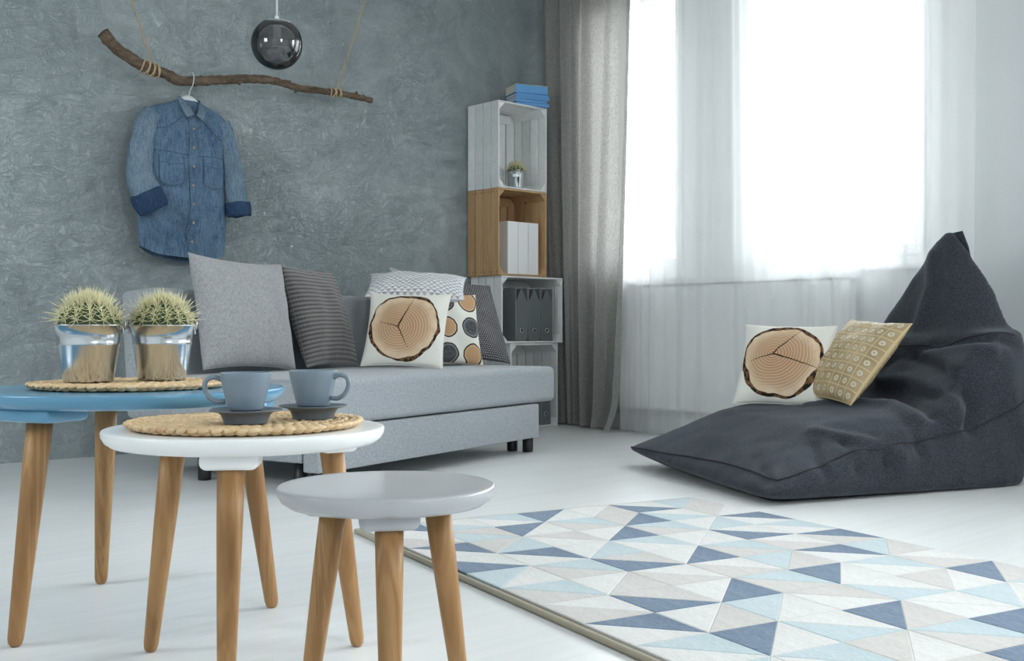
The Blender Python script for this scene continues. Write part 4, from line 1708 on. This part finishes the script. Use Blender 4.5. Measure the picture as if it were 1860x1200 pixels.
tmp = bpy.data.objects.new('tmp', me)
C.objects.link(tmp)
md = tmp.modifiers.new('r', 'REMESH')
md.mode = 'VOXEL'
md.voxel_size = .017
md = tmp.modifiers.new('s', 'SMOOTH')
md.factor = .5
md.iterations = 14
bpy.context.view_layer.update()
dg = bpy.context.evaluated_depsgraph_get()
me2 = bpy.data.meshes.new_from_object(tmp.evaluated_get(dg))
bpy.data.objects.remove(tmp)
FOLDS = [([Vector(q) for q in pts_], am, wd) for pts_, am, wd in (      # ridges (+) and valleys (-) in the cloth
    ([(.50, .56, .295), (.64, .45, .30), (.676, .257, .308), (.62, .06, .27)], .014, .034),
    ([(.78, .72, .32), (.80, .52, .33), (.78, .31, .33), (.70, .05, .29)], -.020, .030),
    ([(.87, .566, .389), (.856, .345, .399), (.835, .133, .355), (.80, .04, .265)], .018, .032),
    ([(.898, .43, .498), (.865, .25, .469), (.88, .12, .409), (.90, .059, .306), (.86, .04, .24)], -.022, .030),
    ([(.258, .172, .231), (.354, .039, .2), (.504, -.016, .14)], .010, .030),
    ([(.20, .10, .19), (.142, -.009, .137), (.153, -.047, .095)], -.008, .022),
    ([(.30, .06, .20), (.293, -.025, .106)], -.011, .020),
    ([(.42, .04, .20), (.432, -.014, .118)], -.011, .022),
    ([(.56, .05, .22), (.60, .0, .15)], -.010, .022),
    ([(-.008, .108, .107), (-.059, .006, .064)], -.005, .022),
    ([(.03, .22, .13), (-.03, .10, .05)], -.004, .024),
    ([(1.126, .529, .92), (1.059, .485, .787), (1.02, .50, .62)], .014, .035),
    ([(1.15, .60, .90), (1.10, .60, .74)], -.014, .030),
    ([(.90, .55, .46), (.943, .318, .551), (1.01, .091, .568), (1.15, .08, .55)], -.016, .022),
    ([(.92, .50, .42), (.95, .30, .50), (1.01, .08, .52)], .012, .030))]
nrm = [v.normal.copy() for v in me2.vertices]
for v, n in zip(me2.vertices, nrm):
    p = v.co
    h = .008 * nz(p.x * 4, p.y * 4, p.z * 4) + .0035 * nz(p.x * 11, p.y * 11, p.z * 11)
    for pts_, am, wd in FOLDS:
        dm = 9.0
        for i_ in range(len(pts_) - 1):
            ab = pts_[i_ + 1] - pts_[i_]
            tt = max(0, min(1, (p - pts_[i_]).dot(ab) / ab.length_squared))
            dm = min(dm, (p - pts_[i_] - ab * tt).length)
        if dm < wd * 3:
            h += 1.5 * am * math.exp(-(dm / wd) ** 2)
    if p.z < .05:
        h *= p.z / .05
    v.co = p + n * h
    v.co.z = max(v.co.z, .0015)
me2.polygons.foreach_set('use_smooth', [True] * len(me2.polygons))
me2.materials.clear()
bag = put('bag', me2, 'bean', bb)

# things that follow the bag surface are dropped on to it
from mathutils.bvhtree import BVHTree
bvh = BVHTree.FromPolygons([v.co.copy() for v in me2.vertices], [tuple(p.vertices) for p in me2.polygons])


def snap(p, lift=.0022):
    q, n, i, d = bvh.find_nearest(Vector(p))
    return q + n * lift


def seam_line(pts):
    q = [snap(p) for p in pts]
    for _ in range(4):
        q = [q[0]] + [(q[i - 1] + q[i] * 2 + q[i + 1]) / 4 for i in range(1, len(q) - 1)] + [q[-1]]
    return q


side = spline([(-.02, -.02, .06), (.10, -.02, .10), (.35, .02, .155), (.60, .03, .19), (.85, .03, .23), (1.05, .05, .28), (1.20, .08, .34)], 12)
tube('seam', seam_line(side), .0030, 'seam', bb, 6)
front = spline([(-.02, -.02, .06), (-.03, .25, .10), (-.04, .55, .11), (-.05, .85, .10), (-.04, W + .02, .085)], 12)
tube('seam', seam_line(front), .0030, 'seam', bb, 6)
across = spline([(1.16, .06, .60), (1.04, .10, .60), (.95, .25, .57), (.92, .45, .54), (.95, W - .3, .50)], 10)
tube('seam', seam_line(across), .0030, 'seam', bb, 6)
# flat sewn flap at the tip
FL = [(1.135, .535, .90), (1.160, .512, .990), (1.175, .490, 1.016), (1.200, .452, 1.024), (1.222, .440, .955), (1.232, .428, .868), (1.19, .46, .84)]
n = len(FL)
v = [Vector(p) for p in FL] + [Vector(p) + Vector((.006, .014, 0)) for p in FL]
f = [tuple(range(n)), tuple(reversed(range(n, 2 * n)))] + [(i, n + i, n + (i + 1) % n, (i + 1) % n) for i in range(n)]
put('tip_flap', mesh('flap', v, f, False), 'bean', bb)
tube('carry_strap', [snap((1.35, .22, .40), .002), snap((1.35, .22, .37), .018), snap((1.35, .22, .31), .030), snap((1.35, .22, .25), .018), snap((1.35, .22, .22), .002)],
     .011, 'black', bb, 8)


def on_bag(a, b):
    p, n, i, d = bvh.ray_cast(Vector((a, b, 2)), Vector((0, 0, -1)))
    w = BC + ea * a + eb * b
    return Vector((w.x, w.y, p.z if p else .3))


p = on_bag(.46, .714)
cushion('throw_pillow', 'cream pillow with a log slice print lying on the bean bag', (p.x, p.y, p.z - .008), .407, .377, .13, R(-74), R(-24), R(1), 'slice2', pinch=.06, seed=8.0)
p = on_bag(.545, .53)
cushion('throw_pillow', 'gold and brown lattice patterned pillow leaning on the bean bag', (p.x, p.y, p.z - .008), .42, .42, .13, R(-114), R(-40), R(3.5), 'gold', pinch=.06, seed=9.0)
